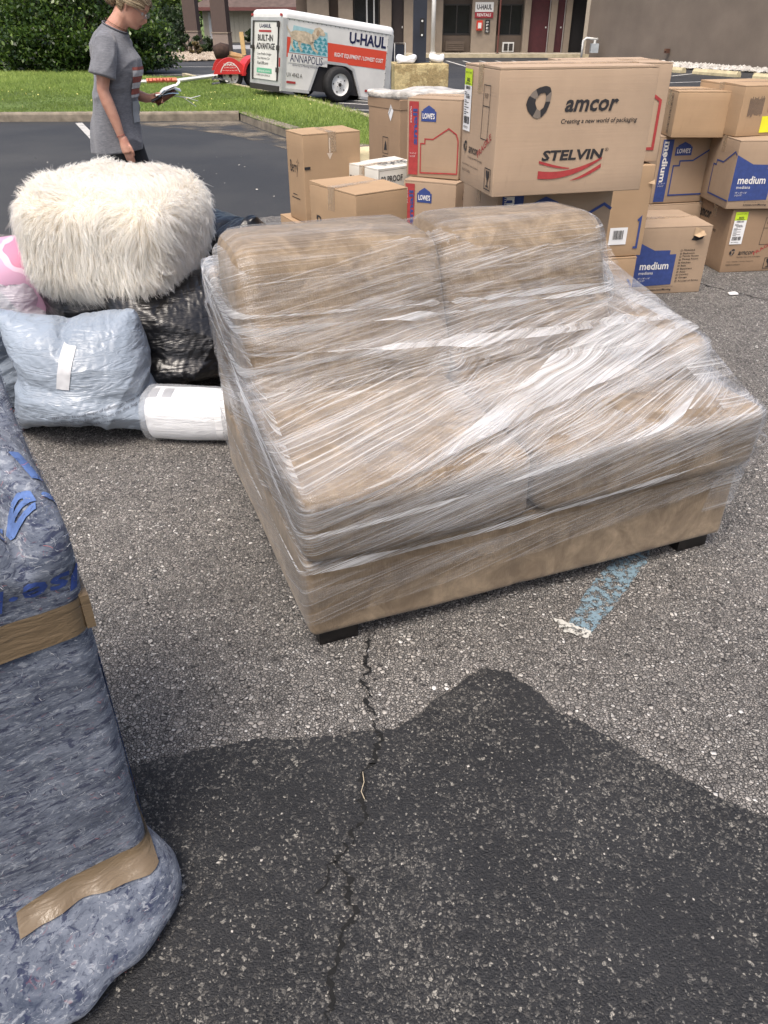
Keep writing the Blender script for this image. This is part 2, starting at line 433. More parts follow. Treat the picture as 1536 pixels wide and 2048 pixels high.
# paint lines
def paint(name, col, wear, sc=30):
    m, t, p, o = new_mat(name); n = N(t); v = n.coord()
    a = n.ramp(n.math('ADD', n.math('MULTIPLY', n.noise(v, sc, 5, .7), .75), n.math('MULTIPLY', n.noise(v, sc*5, 3, .7), .25)), [(wear-.05, 0), (wear+.03, 1)])
    n.l(a, p.inputs['Alpha']); n.l(n.mix(n.noise(v, sc*2), tuple(c*.75 for c in col), col), p.inputs['Base Color']); p.inputs['Roughness'].default_value = .75
    return m
PW = paint('worn_white_road_paint', (.5,.49,.46), .40, 5); PB = paint('worn_blue_road_paint', (.17,.25,.30), .515, 42); PW2 = paint('thick_white_road_paint', (.5,.49,.45), .47, 40)
def line(a, b, w, mat=PW, z=.0, name='painted_line'):
    a = Vector(a); b = Vector(b); d = (b-a).normalized(); nn = Vector((-d.y, d.x))*w/2
    q = [a-nn, b-nn, b+nn, a+nn]
    return sheet(name, [(p.x, p.y) for p in q], z, mat)
line((-5.02,14.1),(-3.9,11.6),.11)

line((-8.5,30.2),(-4.9,30.2),.14); line((-8.0,26.2),(-4.0,26.0),.08)
line((-2.9,19.8),(-1.5,18.9),.1); line((-.9,17.5),(.1,16.9),.1); line((-.7,16.2),(.5,15.9),.1); line((-1.8,18.7),(.4,17.4),.1)
for i in range(9):
    x = 2.4+i*.63; line((x,34.2),(x+.55,29.0),.1)
line((8.3,25.5),(9.3,26.6),.1); line((8.5,23.3),(10.2,24.5),.1); line((6.6,22.6),(8.4,23.3),.1)
# worn blue bay line with a white end, by the sofa
sheet('painted_line', rough_edge([(.535,1.70),(.595,1.665),(.70,1.80),(.86,2.02),(.98,2.3),(.88,2.32),(.78,2.07),(.62,1.86)], .012, .004, seed=8), .004, PB)
sheet('painted_line', rough_edge([(.50,1.735),(.515,1.675),(.585,1.645),(.60,1.675),(.545,1.71)], .008, .004, seed=9), .008, PW2)

# gravel beds and walks
def gravel(name, poly_, z, n, smin, smax, cols, seed):
    xs = [p[0] for p in poly_]; ys = [p[1] for p in poly_]
    rs = np.random.RandomState(seed)
    P = np.stack([rs.uniform(min(xs), max(xs), n*3), rs.uniform(min(ys), max(ys), n*3)], 1)
    inside = np.zeros(len(P), bool); j = len(poly_)-1
    for i in range(len(poly_)):
        xi, yi = poly_[i]; xj, yj = poly_[j]
        c = ((yi > P[:,1]) != (yj > P[:,1])) & (P[:,0] < (xj-xi)*(P[:,1]-yi)/(yj-yi+1e-12)+xi); inside ^= c; j = i
    P = P[inside][:n]; n = len(P)
    base = np.array([(1,0,0),(-1,0,0),(0,1,0),(0,-1,0),(0,0,1),(0,0,-1)], float)
    fc = np.array([(0,2,4),(2,1,4),(1,3,4),(3,0,4)])
    s = rs.uniform(smin, smax, (n,1,1)); V = base[None]*s*rs.uniform(.6, 1.3, (n,6,1)); a = rs.uniform(0, 6.28, n)
    ca, sa = np.cos(a)[:,None], np.sin(a)[:,None]
    V = np.stack([V[...,0]*ca-V[...,1]*sa, V[...,0]*sa+V[...,1]*ca, V[...,2]*.7], -1)
    V[...,0] += P[:,0:1]; V[...,1] += P[:,1:2]; V[...,2] += z+rs.uniform(0, smin, (n,1))
    F = (fc[None]+np.arange(n)[:,None,None]*6).reshape(-1, 3)
    me = mesh(V.reshape(-1, 3), F)
    m, t, p, o = new_mat(name+'_stone'); nn = N(t); v = nn.coord()
    c = nn.ramp(nn.vor(v, 9, out='Color'), [(0, cols[0]), (.5, cols[1]), (1, cols[2])])
    nn.l(c, p.inputs['Base Color']); p.inputs['Roughness'].default_value = .85
    return tag(link(name, me, m), kind='stuff')
gb = flat('gravel_bed_dirt', (.2,.165,.12), .95, var=.3, scale=3)
gl = [(-10.5,33.2),(-8.84,32.9),(-6.64,33.9),(-5.9,35.5),(-6.6,39.5),(-8.2,42.5),(-12,44),(-13,38)]
sheet('gravel_bed', gl, .02, gb); gravel('gravel', gl, .02, 7000, .05, .1, [(.16,.12,.09),(.32,.26,.2),(.5,.44,.36)], 1)
gr = [(9.3,29.1),(11.0,27.4),(11.9,25.4),(13.3,22.5),(14.6,20),(15.8,20.8),(13.4,26),(12.1,28.3),(10.4,31.8),(9.1,34.2),(8.4,34.2)]
sheet('gravel_bed', gr, .02, gb); gravel('gravel', gr, .02, 5000, .04, .09, [(.2,.19,.17),(.4,.38,.35),(.6,.58,.54)], 2)
sheet('side_road', [(-40,46),(-5,46),(-5,52),(-40,52)], 0, flat('pale_road', (.28,.28,.28), .85, var=.1, scale=1))
sheet('walkway', [(-3.7,36.9),(8.6,36.9),(8.6,38.6),(-3.7,38.6)], .12, flat('walkway_concrete', (.36,.32,.25), .85, var=.2, scale=2))
MB().box(-3.7,36.75,-.02,8.6,36.9,.118).build('walkway_edge', kd)['kind'] = 'structure'
# ------------------------------------------------------------------ motel building behind
st_d = flat('brown_stucco', (.105,.08,.062), .9, var=.08, scale=3, bump=.35, bscale=30)
st_g = flat('taupe_stucco', (.165,.135,.11), .92, var=.14, scale=.9, bump=.5, bscale=22)
st_t = flat('tan_stucco', (.25,.205,.16), .9, var=.08, scale=3, bump=.3, bscale=30)
glass = flat('dark_window_glass', (.008,.009,.011), .12, var=.3, scale=2)
dkfr = flat('dark_bronze_frame', (.03,.025,.022), .5)
mar = flat('maroon_door_paint', (.07,.012,.016), .5, var=.15)
wmet = flat('white_painted_metal', (.62,.62,.6), .45, var=.06)
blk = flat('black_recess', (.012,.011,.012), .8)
MT = thing('motel_building', 'long brown stucco motel block with recessed doors and dark windows across the far lot', 'building', (0, 38.2, 0))
MB().box(-3.7,.55,0,8.6,9,5).build('wall', st_d, MT)
for x0, x1 in [(-3.2,-2.3),(-1.9,-1.3),(-.17,.31),(1.62,2.46),(3.68,4.72),(5.86,6.12),(6.96,7.22),(7.6,7.84)]:
    MB().box(x0,.02,.12,x1,.547,3.2).build('pilaster', st_t, MT)
MB().box(.83,.05,.12,1.617,.54,3.2).build('wall_panel', st_t, MT)
MB().box(-3.7,-.9,3.2,8.6,.9,3.6).build('roof_overhang', st_d, MT)
MB().box(5.8,-1.0,2.02,8.2,-.9,2.35).build('fascia', flat('maroon_fascia', (.16,.05,.045), .6), MT)
def window(x0, z0, x1, z1, y=.4, mull=1, root=MT):
    f = MB().box(x0,y,z0,x1,y+.1,z0+.05).box(x0,y,z1-.05,x1,y+.1,z1).box(x0,y,z0+.05,x0+.05,y+.1,z1-.05).box(x1-.05,y,z0+.05,x1,y+.1,z1-.05).build('window', dkfr, root)
    w = (x1-x0-.1-.04*mull)/(mull+1)
    for i in range(mull+1):
        a = x0+.05+i*(w+.04); MB().box(a,y+.05,z0+.05,a+w,y+.06,z1-.05).build('pane', glass, f)
        if i < mull: MB().box(a+w,y+.02,z0+.05,a+w+.04,y+.08,z1-.05).build('mullion', dkfr, f)
    return f
for a in [(-1.28,.95,-.2,2.7),(2.48,.76,3.66,1.86),(4.85,.73,5.84,1.86)]:
    window(*a)
for x0, x1 in [(2.47,3.67),(4.73,5.85)]:
    MB().box(x0,.3,.12,x1,.54,.74).build('sill_panel', st_d, MT)
for x in (-.75,-.45): MB().box(x,.36,1.1,x+.06,.395,2.6).build('curtain_edge', wmet, MT)
# dark doorway and red doors
d = MB().box(.33,.3,.12,.82,.4,2.2).build('door', flat('dark_brown_door', (.03,.02,.018), .6), MT); MB().box(.75,.26,1.0,.79,.298,1.08).build('door_handle', wmet, d)
for x0, x1 in [(6.13,6.94),(7.23,7.58)]:
    d = MB().box(x0,.3,.12,x1,.36,2.15).build('door', mar, MT); MB().box(x1-.12,.27,1.0,x1-.07,.298,1.06).build('door_handle', wmet, d)
    MB().box(x1+.002,.25,.12,x1+.03,.32,2.15).build('door_frame', wmet, MT)
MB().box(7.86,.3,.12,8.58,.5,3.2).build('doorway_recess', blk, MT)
# air conditioner sleeves
def ac(x0, z0, x1, z1, mat, cat_label, n):
    t = MB().box(x0,.1,z0,x1,.3,z1).build('air_conditioner_sleeve', mat, MT)
    k = n
    for i in range(k):
        z = z0+.04+(z1-z0-.08)*i/k
        MB().box(x0+.04,.085,z,x1-.04,.098,z+(z1-z0)/k*.5).build('louvre', mat, t)
    return t
ac(2.62,.17,3.41,.53, st_d, '', 4)
a_ = ac(5.05,.14,5.53,.5, wmet, '', 4); MB().box(5.1,.075,.19,5.27,.083,.45).build('fan_grille', dkfr, a_); MB().box(5.32,.075,.19,5.48,.083,.45).build('filter_panel', dkfr, a_)
# wall signs (things of their own)
sg = thing('wall_sign', 'white and red trailer rental sign on the tan motel pilaster', 'sign', (3.79, 38.2, 0))
MB().box(0,-.03,1.58,.76,.015,1.92).build('sign_panel', flat('sign_white', (.68,.68,.66), .4, var=.03), sg)
MB().box(0,-.03,1.37,.76,.015,1.575).build('sign_panel', flat('sign_red', (.28,.02,.03), .4, var=.05), sg)
fs = frame((0,-.03,0),(1,0,0),(0,0,1))
text(fs,'U-HAUL',.07,1.66,.62,.18,INK,sg,bold=.03); text(fs,'RENTALS',.09,1.42,.58,.11,INKW,sg,bold=.02)
rb = thing('phone_box', 'small red phone box on the pilaster under the rental sign', 'wall box', (3.88, 38.2, 0))
MB().box(0,-.12,.93,.24,.015,1.28).build('housing', flat('red_enamel', (.55,.04,.02), .35), rb); MB().box(.05,-.15,1.0,.19,-.122,1.2).build('handset', wmet, rb)
hs = thing('hours_plaque', 'narrow black plaque with white letters right of the red phone box', 'sign', (4.24, 38.2, 0))
MB().box(0,-.02,.83,.2,.015,1.3).build('plaque', INK, hs)
for i, s_ in enumerate(['O','P','E','N']): text(frame((0,-.02,0),(1,0,0),(0,0,1)), s_, .05, 1.19-.11*i, .09, .07, INKW, hs, bold=.02)
rp = thing('thin_pole', 'thin brown support post in front of the motel windows', 'pole', (4.72, 37.3, .12)); MB().tube([(0,0,0),(0,0,3.2)],.035,8).build('post', flat('red_brown_paint', (.12,.04,.03), .6), rp); MB().box(-.07,-.07,0,.07,.07,.02).build('base_plate', dkfr, rp)
pp = thing('white_pipe', 'tall white downpipe in front of the motel left of the first window', 'pipe', (2.04, 37.6, .12)); MB().tube([(0,0,0),(0,0,3.2)],.09,12).build('pipe', wmet, pp, True); MB().box(-.12,-.12,0,.12,.12,.05).build('base_collar', wmet, pp)

# big plain stucco building at the right
SB = thing('stucco_building', 'large plain taupe stucco wall of the building at the right edge', 'building', (8.3, 37.0, 0))
e = Vector((16.6-8.3, 19.5-37.0)); L = e.length; ang = math.atan2(e.y, e.x)
SB.rotation_euler = (0, 0, ang)
MB().box(0,0,0,L,12,6).build('wall', st_g, SB)
MB().box(-.22,-.02,0,-.003,.3,6).build('corner_trim', flat('cream_trim', (.42,.37,.3), .7), SB)
mtg = thing('gas_meter', 'white pipe and grey gas meter at the corner of the stucco wall', 'meter', (8.05, 35.9, 0))
MB().tube([(-.12,0,.0),(-.12,0,.62),(.0,0,.7),(.45,0,.66)],.045,8).build('pipe', wmet, mtg, True)
MB().box(.2,-.12,.2,.5,.1,.52).build('meter_body', flat('meter_grey', (.35,.38,.4), .5), mtg); MB().tube([(.35,0,.52),(.35,0,.64)],.05,8).build('pipe_joint', wmet, mtg)
ob = thing('outlet_box', 'small rusty outlet box low on the taupe stucco wall', 'outlet box', (10.3, 32.55, .38)); ob.rotation_euler = (0,0,ang)
MB().box(-.07,-.1,-.07,.07,.04,.07).build('box_body', flat('rust_brown', (.09,.04,.025), .8), ob); MB().box(-.05,-.125,.0,.05,-.102,.05).build('cover', flat('rust_brown2', (.14,.07,.04), .8), ob)
# wheel stops
ws_m = flat('yellowed_stop_concrete', (.52,.45,.28), .85, var=.2, scale=6, bump=.4)
for i, (a, b) in enumerate([((8.55,28.0),(9.10,26.87)),((9.30,26.5),(10.02,24.95)),((10.25,24.4),(11.1,22.6))]):
    a = Vector(a); b = Vector(b); dd = (b-a); an = math.atan2(dd.y, dd.x)
    w = thing('wheel_stop', ['short visible end of a yellow wheel stop nearest the stacked boxes','middle yellow wheel stop in front of the gravel by the stucco wall','rightmost yellow wheel stop cut off by the photo edge'][i], 'wheel stop', (a.x,a.y,0), math.degrees(an), 'wheel stops along the stucco wall')
    MB().prism([(-.09,0),(.09,0),(.09,.07),(.05,.14),(-.05,.14),(-.09,.07)],'x',0,dd.length).build('stop_body', ws_m, w)
    for k in (.15,.85): MB().tube([(dd.length*k,0,.13),(dd.length*k,0,.155)],.02,8).build('anchor_pin', dkfr, w)

# two portico columns, cream building, hedges on the left
cl = flat('column_brown', (.088,.063,.055), .9, var=.06, bump=.3, bscale=30); cb = flat('column_base_taupe', (.23,.185,.16), .9, var=.06, bump=.3, bscale=30)
for i, (x, y, w_, d_) in enumerate([(-9.42,42.9,.62,.5),(-7.5,39.65,.66,.55)]):
    c = thing('portico_column', ['brown portico column half hidden by shrubs, the left of the two','brown portico column with pale base, the right of the two beside the trailer'][i], 'column', (x,y,0), -8, 'portico columns')
    MB().box(-.02,-.02,0,w_+.02,d_,.81).build('column_base', cb, c); MB().box(0,0,.813,w_,d_,3.6).build('column_shaft', cl, c)
    MB().box(-.05,-.05,.8,w_+.05,d_,.84).build('ledge', st_t, c)
CB = thing('cream_building', 'low cream sided building with brown shingle roof behind the trailer', 'building', (-11.3, 57, 0))
csd = flat('cream_siding', (.5,.46,.36), .8, var=.05); shg = flat('brown_shingle', (.1,.07,.06), .95, var=.25, scale=3, bump=.6, bscale=9)
MB().box(0,0,0,12,8,1.78).build('wall', csd, CB)
for i in range(40): MB().box(.1+i*.3,-.03,0,.13+i*.3,-.003,1.78).build('siding_batten', csd, CB)
MB().add([(-.7,-.9,1.8),(12.7,-.9,1.8),(12.7,9,1.8),(-.7,9,1.8),(2.5,4,3.6),(10,4,3.6)],[(0,1,5,4),(1,2,5),(2,3,4,5),(3,0,4),(0,3,2,1)]).build('roof', shg, CB)
MB().box(-.75,-.95,1.68,12.75,-.9,1.86).build('fascia', flat('red_fascia', (.13,.045,.04), .6), CB)
MB().box(.35,-.05,.1,.5,-.002,1.6).build('corner_board', wmet, CB); MB().box(.55,-.04,.2,.8,-.003,1.5).build('window', glass, CB)
wp = thing('wooden_post', 'leaning yellow wooden post beside the trailer door', 'post', (-6.12,39.15,0)); wp.rotation_euler = (0, rad(-3), 0)
MB().box(-.09,-.05,0,.09,.05,.86).build('post', flat('pale_yellow_wood', (.55,.38,.17), .75, var=.15), wp)

# ------------------------------------------------------------------ vegetation
def leaf_mat(name, a, b, c, rough=.45):
    m, t, p, o = new_mat(name); n = N(t)
    at = n('ShaderNodeAttribute', attribute_name='tint'); 
    n.l(n.ramp(at.outputs['Fac'], [(0, a), (.55, b), (1, c)]), p.inputs['Base Color']); p.inputs['Roughness'].default_value = rough
    tr = n('ShaderNodeBsdfTranslucent'); n.l(n.ramp(at.outputs['Fac'], [(0, tuple(x*1.2 for x in a)), (1, tuple(min(1, x*1.5) for x in c))]), tr.inputs[0])
    mx = n('ShaderNodeMixShader'); mx.inputs[0].default_value = .3; n.l(p.outputs[0], mx.inputs[1]); n.l(tr.outputs[0], mx.inputs[2]); n.l(mx.outputs[0], o.inputs[0]); return m
def leaves(name, centers, size, mat, parent, seed=0, tint=None, up=.3, aspect=.55):
    rs = np.random.RandomState(seed); n = len(centers)
    d = rs.normal(size=(n,3)); d[:,2] += up; d /= np.linalg.norm(d, axis=1, keepdims=True)
    a = np.cross(d, rs.normal(size=(n,3))); a /= np.linalg.norm(a, axis=1, keepdims=True); b = np.cross(d, a)
    s = (size*rs.uniform(.55, 1.3, n))[:,None]; c = np.asarray(centers)
    V = np.stack([c-a*s, c+b*s*aspect+d*s*.15, c+a*s, c-b*s*aspect+d*s*.15], 1).reshape(-1, 3)
    F = np.arange(n*4).reshape(n, 4); me = mesh(V, F)
    tt = rs.uniform(0, 1, n) if tint is None else np.clip(tint+rs.normal(0, .18, n), 0, 1)
    at = me.attributes.new('tint', 'FLOAT', 'FACE'); at.data.foreach_set('value', tt.astype(np.float32))
    return link(name, me, mat, parent)
bark = flat('grey_brown_bark', (.07,.05,.035), .95, var=.3, scale=10, bump=.5)
def bushy(name, label, cat, loc, rx, ry, h, n, size, mat, seed, stems=6, group=None, skirt=.15, clump=14):
    t = thing(name, label, cat, loc, 0, group); rs = np.random.RandomState(seed)
    # clumps on a bumpy dome, leaves gathered around each
    k = max(12, n//clump//8); u = rs.normal(size=(k,3)); u /= np.linalg.norm(u, axis=1, keepdims=True); u[:,2] = np.abs(u[:,2])*1.0
    low = rs.uniform(size=k) < .45; u[low,2] = rs.uniform(0, .35, low.sum()); u[:,:2] *= (np.sqrt(np.clip(1-u[:,2:]**2, .05, 1))/np.linalg.norm(u[:,:2], axis=1, keepdims=True))
    R = rs.uniform(.72, 1.06, (k,1))
    cc = u*R*np.array([rx, ry, h*.93]); cc[:,2] += skirt*rs.uniform(0, 1, k)
    cc *= (1+.08*sn(u*3, 2, seed))[:,None]
    w = rs.randint(0, k, n); rad_ = (.11*(rx+h))*rs.uniform(.5, 1.1, k)
    off = rs.normal(size=(n,3)); off /= np.linalg.norm(off, axis=1, keepdims=True); off *= (rs.uniform(0, 1, n)**.5)[:,None]
    P = cc[w]+off*rad_[w][:,None]*np.array([1,1,.75]); P[:,2] = np.abs(P[:,2])+.02
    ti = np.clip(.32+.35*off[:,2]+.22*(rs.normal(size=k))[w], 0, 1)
    leaves('foliage', P, size, mat, t, seed, ti)['kind'] = 'stuff'
    for i in range(stems):
        a = 6.28*i/stems+.3; q = (math.cos(a)*rx*.55, math.sin(a)*ry*.55, h*.7)
        MB().tube([(math.cos(a)*.08,math.sin(a)*.08,-.02),(q[0]*.4,q[1]*.4,h*.35),q],[.05,.035,.012],6).build('stem', bark, t)
    return t
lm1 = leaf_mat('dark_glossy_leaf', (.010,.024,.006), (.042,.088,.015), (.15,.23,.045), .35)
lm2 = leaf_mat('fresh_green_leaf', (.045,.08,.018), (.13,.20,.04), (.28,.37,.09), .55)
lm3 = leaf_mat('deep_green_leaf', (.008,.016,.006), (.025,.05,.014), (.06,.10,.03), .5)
bushy('large_shrub', 'big rounded dark green shrub on the lawn behind the woman', 'shrub', (-9.2,26.6,.1), 2.65, 1.7, 3.0, 52000, .062, lm1, 3, 8)
bushy('low_shrub', 'dark creeping juniper around the left portico column', 'shrub', (-8.7,40.5,.02), 1.15, .8, .85, 5000, .06, lm3, 5, 4)
bushy('hedge_shrub', 'clipped hedge shrub under the cream wall left of the wooden post', 'shrub', (-7.9,55.8,0), .95, .6, 1.0, 2500, .08, lm3, 6, 3, 'clipped shrubs under the cream wall')
bushy('hedge_shrub', 'clipped hedge shrub under the cream wall right of the wooden post', 'shrub', (-6.3,55.8,0), .95, .6, 1.0, 2500, .08, lm3, 7, 3, 'clipped shrubs under the cream wall')
bushy('low_shrub', 'small green groundcover shrub on the gravel beside the dark pot', 'shrub', (-10.6,40.0,.02), .5, .4, .35, 1200, .05, lm3, 8, 3)
bushy('low_shrub', 'dry brown grassy shrub at the gravel edge beside the column', 'shrub', (-7.95,38.0,.02), .35, .3, .5, 1200, .05, leaf_mat('dry_leaf', (.06,.045,.015), (.14,.10,.04), (.25,.2,.08)), 9, 3)
for i, (x, y, rx, h, n_, mt_, lb) in enumerate([(-30,60,6.5,8,9000,lm2,'pale green tree far left behind the big shrub'),(-20.5,60,5,7.5,9000,lm2,'fresh green tree above the woman between the shrub and the column'),(-14.5,62,4.5,7,9000,lm2,'fresh green tree directly behind the left portico column'),(-12.6,52.8,1.6,1.8,5000,lm3,'dark low bush behind the left portico column'),(-16.3,53,2.2,1.9,6000,lm3,'dark low bush behind the woman and shrub')]):
    tall = h > 4
    t = thing('broadleaf_tree' if tall else 'dark_bush', lb, 'tree' if tall else 'bush', (x,y,0))
    rs = np.random.RandomState(40+i); k = 60 if tall else 26
    u = rs.normal(size=(k,3)); u /= np.linalg.norm(u, axis=1, keepdims=True)
    cc = u*rs.uniform(.35, 1, (k,1))*np.array([rx, rx*.7, h*.48])+np.array([0,0,h*.5])
    w = rs.randint(0, k, n_); P = cc[w]+rs.normal(size=(n_,3))*rx*.15; P[:,2] = np.abs(P[:,2])
    leaves('crown', P, .17 if tall else .11, mt_, t, i, np.clip(.4+.2*rs.normal(size=k)[w]+.05*(P[:,2]-h*.4), 0, 1))['kind'] = 'stuff'
    MB().tube([(0,0,-.1),(.1,0,h*.3),(.05,.1,h*.75)],[.22*rx/5,.17*rx/5,.05],8).build('trunk', bark, t)
    for j in range(5):
        a = j*1.3; MB().tube([(.1,0,h*.28),(math.cos(a)*rx*.4,math.sin(a)*rx*.3,h*.55)],[.07,.02],6).build('limb', bark, t)
pot = thing('plant_pot', 'dark round plant pot on the gravel left of the column shrub', 'pot', (-9.75,40.2,.02)); MB().lathe([(.0,0),(.2,0),(.3,.42),(.27,.42),(.2,.1),(0,.1)],20).build('pot_body', flat('dark_pot', (.015,.015,.022), .5), pot, True)
MB().lathe([(0,.36),(.26,.38)],20).build('soil', bark, pot)
rk = MB(); V_, F_ = rbox((-.5,-.3,0),(.5,.3,.32),.2,6); V_ = V_+np.outer(sn(V_, 6, 3), [.06,.06,.04]); rk.add(V_, F_)
tag(rk.build('boulder', flat('brown_rock', (.11,.075,.055), .9, var=.3, bump=.5), None, True), 'rounded brown boulder on the gravel left of the dark pot', 'rock').location = (-11.4,40.6,.02)
# lawn blades
rs = np.random.RandomState(5); nb = 150000
gx = rs.uniform(-13.5, .3, nb*2); gy = 10.5+(rs.uniform(0, 1, nb*2)**1.35)*15.0
def inpoly(x, y, poly_):
    ins = np.zeros(len(x), bool); j = len(poly_)-1
    for i in range(len(poly_)):
        xi, yi = poly_[i]; xj, yj = poly_[j]
        ins ^= ((yi > y) != (yj > y)) & (x < (xj-xi)*(y-yi)/(yj-yi+1e-12)+xi); j = i
    return ins
ok = inpoly(gx, gy, lawn); gx = gx[ok][:nb]; gy = gy[ok][:nb]; nb = len(gx)
Pn = np.stack([gx, gy, gx*0], 1); pat = sn(Pn, 1.1, 11)+.6*sn(Pn, 4, 12)
hh = .045*(1+.35*pat)*rs.uniform(.5, 1.5, nb); a = rs.uniform(0, 6.28, nb); wd = rs.uniform(.003, .007, nb)
dx = np.cos(a)*wd; dy = np.sin(a)*wd; lx = rs.normal(0, .5, nb)*hh; ly = rs.normal(0, .5, nb)*hh
V = np.stack([np.stack([gx-dx, gy-dy, gx*0+.112], 1), np.stack([gx+dx, gy+dy, gx*0+.112], 1), np.stack([gx+lx, gy+ly, .115+hh], 1)], 1).reshape(-1, 3)
me = mesh(V, np.arange(nb*3).reshape(nb, 3)); at = me.attributes.new('tint', 'FLOAT', 'FACE'); at.data.foreach_set('value', np.clip(.45+.2*pat+rs.normal(0, .2, nb), 0, 1).astype(np.float32))
tag(link('grass', me, leaf_mat('lawn_blade', (.09,.14,.02), (.21,.30,.055), (.38,.45,.13), .6)), kind='stuff')
# a few dandelions and pale flower heads
fl = []; rs = np.random.RandomState(9)
q = np.stack([rs.uniform(-10,-.5,150), rs.uniform(14.6,19,150)], 1); q = q[inpoly(q[:,0], q[:,1], lawn)]
me_ = leaves('clover_flowers', np.c_[q, np.full(len(q), .185)], .018, flat('yellow_petals', (.7,.62,.2), .7), None, 3, up=2); me_['kind'] = 'stuff'

# ------------------------------------------------------------------ light pole on its concrete base
LB = thing('pole_base', 'chipped yellow-painted concrete base of the dark light pole', 'concrete base', (.51,12.98,0))
m, t, p, o = new_mat('peeling_yellow_concrete'); n = N(t); v = n.coord()
c = n.mix(n.ramp(n.noise(v, 5, 6, .65), [(.46, 0), (.53, 1)]), (.33,.25,.12), (.52,.42,.22)); c = n.mix(n.ramp(n.noise(n.coord((3,3,3)), 3, 6, .75, 1.5), [(.485, 0), (.5, .85), (.515, 0)]), c, (.1,.075,.04)); c = n.mix(n.ramp(n.noise(v, 22, 4, .7), [(.6, 0), (.7, .6)]), c, (.16,.12,.07))
n.l(c, p.inputs['Base Color']); p.inputs['Roughness'].default_value = .9; n.l(n.bump(n.noise(v, 12, 6, .7), .8, .03), p.inputs['Normal'])
V_, F_ = rbox((-.385,-.36,0),(.385,.36,.905),.012,14,2); V_ = V_+.006*np.stack([sn(V_,14,1),sn(V_,14,2),sn(V_,14,3)],1); link('concrete_body', mesh(V_, F_), m, LB); LB.rotation_euler = (0,0,rad(4))
LP = thing('light_pole', 'dark blue square steel light pole standing on the yellow base', 'pole', (.51,12.98,.9))
dbl = flat('dark_blue_steel', (.018,.022,.034), .45, var=.2, scale=4)
MB().box(-.095,-.095,0,.095,.095,6).build('pole_shaft', dbl, LP); MB().box(-.15,-.15,-.005,.15,.15,.02).build('base_plate', dbl, LP)
MB().box(.0,-.1,.33,.06,-.097,.55).build('hand_hole', blk, LP); 
for z in (.35,.52): MB().tube([(.03,-.1,z),(.03,-.112,z)],.014,8).build('bolt', wmet, LP)
for i, (x, y, s_) in enumerate([(-.2,-.16,.13),(.26,-.1,.11)]):
    V_, F_ = rbox((-s_,-s_*.6,0),(s_,s_*.6,s_*.75),s_*.3,8); V_ = V_+.2*s_*np.stack([sn(V_,22,i),sn(V_,25,i+5),sn(V_,28,i+9)],1); V_[:,2] -= V_[:,2].min()
    b_ = link('plastic_bag', mesh(V_, F_, True), flat('white_bag_plastic', (.72,.74,.78), .4, bump=.5, bscale=40)); b_.location = (.51+x, 12.98+y, .905)
    tag(b_, ['crumpled white plastic bag left of the pole on the yellow base','crumpled white plastic bag right of the pole on the yellow base'][i], 'plastic bag', 'bags on the pole base')
yc = thing('curb_marker', 'low yellow concrete lump on the tarmac behind the cartons', 'concrete lump', (-.27,10.05,0)); V_, F_ = rbox((-.14,-.1,-.03),(.18,.1,.16),.06,6); MB().add(V_+np.outer(sn(V_,14,2),[.01]*3), F_).build('lump_body', ws_m, yc, True)
fr_ = thing('sign_frame', 'dark panel in a thin white wire frame left of the light pole', 'sign frame', (.13,19.4,0))
MB().tube([(0,0,0),(0,0,.98),(.33,0,.98),(.33,0,0)],.012,6).tube([(.1,0,0),(.1,0,.97)],.01,6).build('wire_frame', wmet, fr_); MB().box(.02,.02,.3,.31,.04,.95).build('panel', dbl, fr_)
# ------------------------------------------------------------------ cargo trailer
TRW = flat('trailer_white_paint', (.64,.63,.60), .4, var=.10, scale=2.5); ALU = flat('brushed_aluminium', (.55,.55,.54), .35, .4, var=.1, scale=5)
ORG = flat('orange_red_paint', (.62,.07,.035), .4, var=.06, scale=3); NAVY = flat('navy_lettering', (.012,.014,.06), .4)
rubber = flat('tyre_rubber', (.012,.012,.013), .75, var=.3, scale=20, bump=.4); RIM = flat('white_wheel_paint', (.62,.62,.6), .4)
TL, TW, TH_ = 2.5, 1.36, 1.30
T = thing('cargo_trailer', 'white and orange enclosed cargo trailer tipped forward on its hitch', 'trailer', (-1.985,17.02,.30), math.degrees(.588))
T.rotation_euler = (0, .125, .588)
arch = [(.62,0),(.78,.43),(.95,.5),(1.42,.5),(1.58,.43),(1.78,0)]
prof = [(0,0)]+arch+[(TL,0),(TL,TH_-.13),(0,TH_-.13)]
MB().prism(prof,'y',0,.03).build('side_panel', TRW, T); MB().prism(prof,'y',TW-.03,TW).build('side_panel', TRW, T)
MB().box(TL-.03,.032,0,TL,TW-.032,TH_-.13).build('front_panel', TRW, T)
V_, F_ = rbox((-.02,-.012,TH_-.24),(TL+.03,TW+.012,TH_),.10,6,5); k = V_[:,2] < TH_-.14; V_[k,2] = TH_-.145
MB().add(V_, F_).build('roof', flat('trailer_roof_white', (.7,.7,.69), .4, var=.05), T, True)
MB().box(.03,.03,.0,TL-.03,TW-.03,.04).build('floor_panel', blk, T)
MB().box(.65,.035,.04,1.75,.3,.5).build('wheel_box', blk, T); MB().box(.65,TW-.3,.04,1.75,TW-.035,.5).build('wheel_box', blk, T)
MB().box(-.02,-.012,-.05,.6,.06,-.003).box(1.8,-.012,-.05,TL,.06,-.003).build('lower_skirt', ALU, T)
# arch trim
fS = frame((0,0,0),(1,0,0),(0,0,1))
polys(fS, strip([(p_[0],p_[1]+.0) for p_ in [(.60,.0),(.765,.45),(.94,.525),(1.43,.525),(1.60,.45),(1.80,.0)]], .05), ALU, T, 'arch_trim', .008)
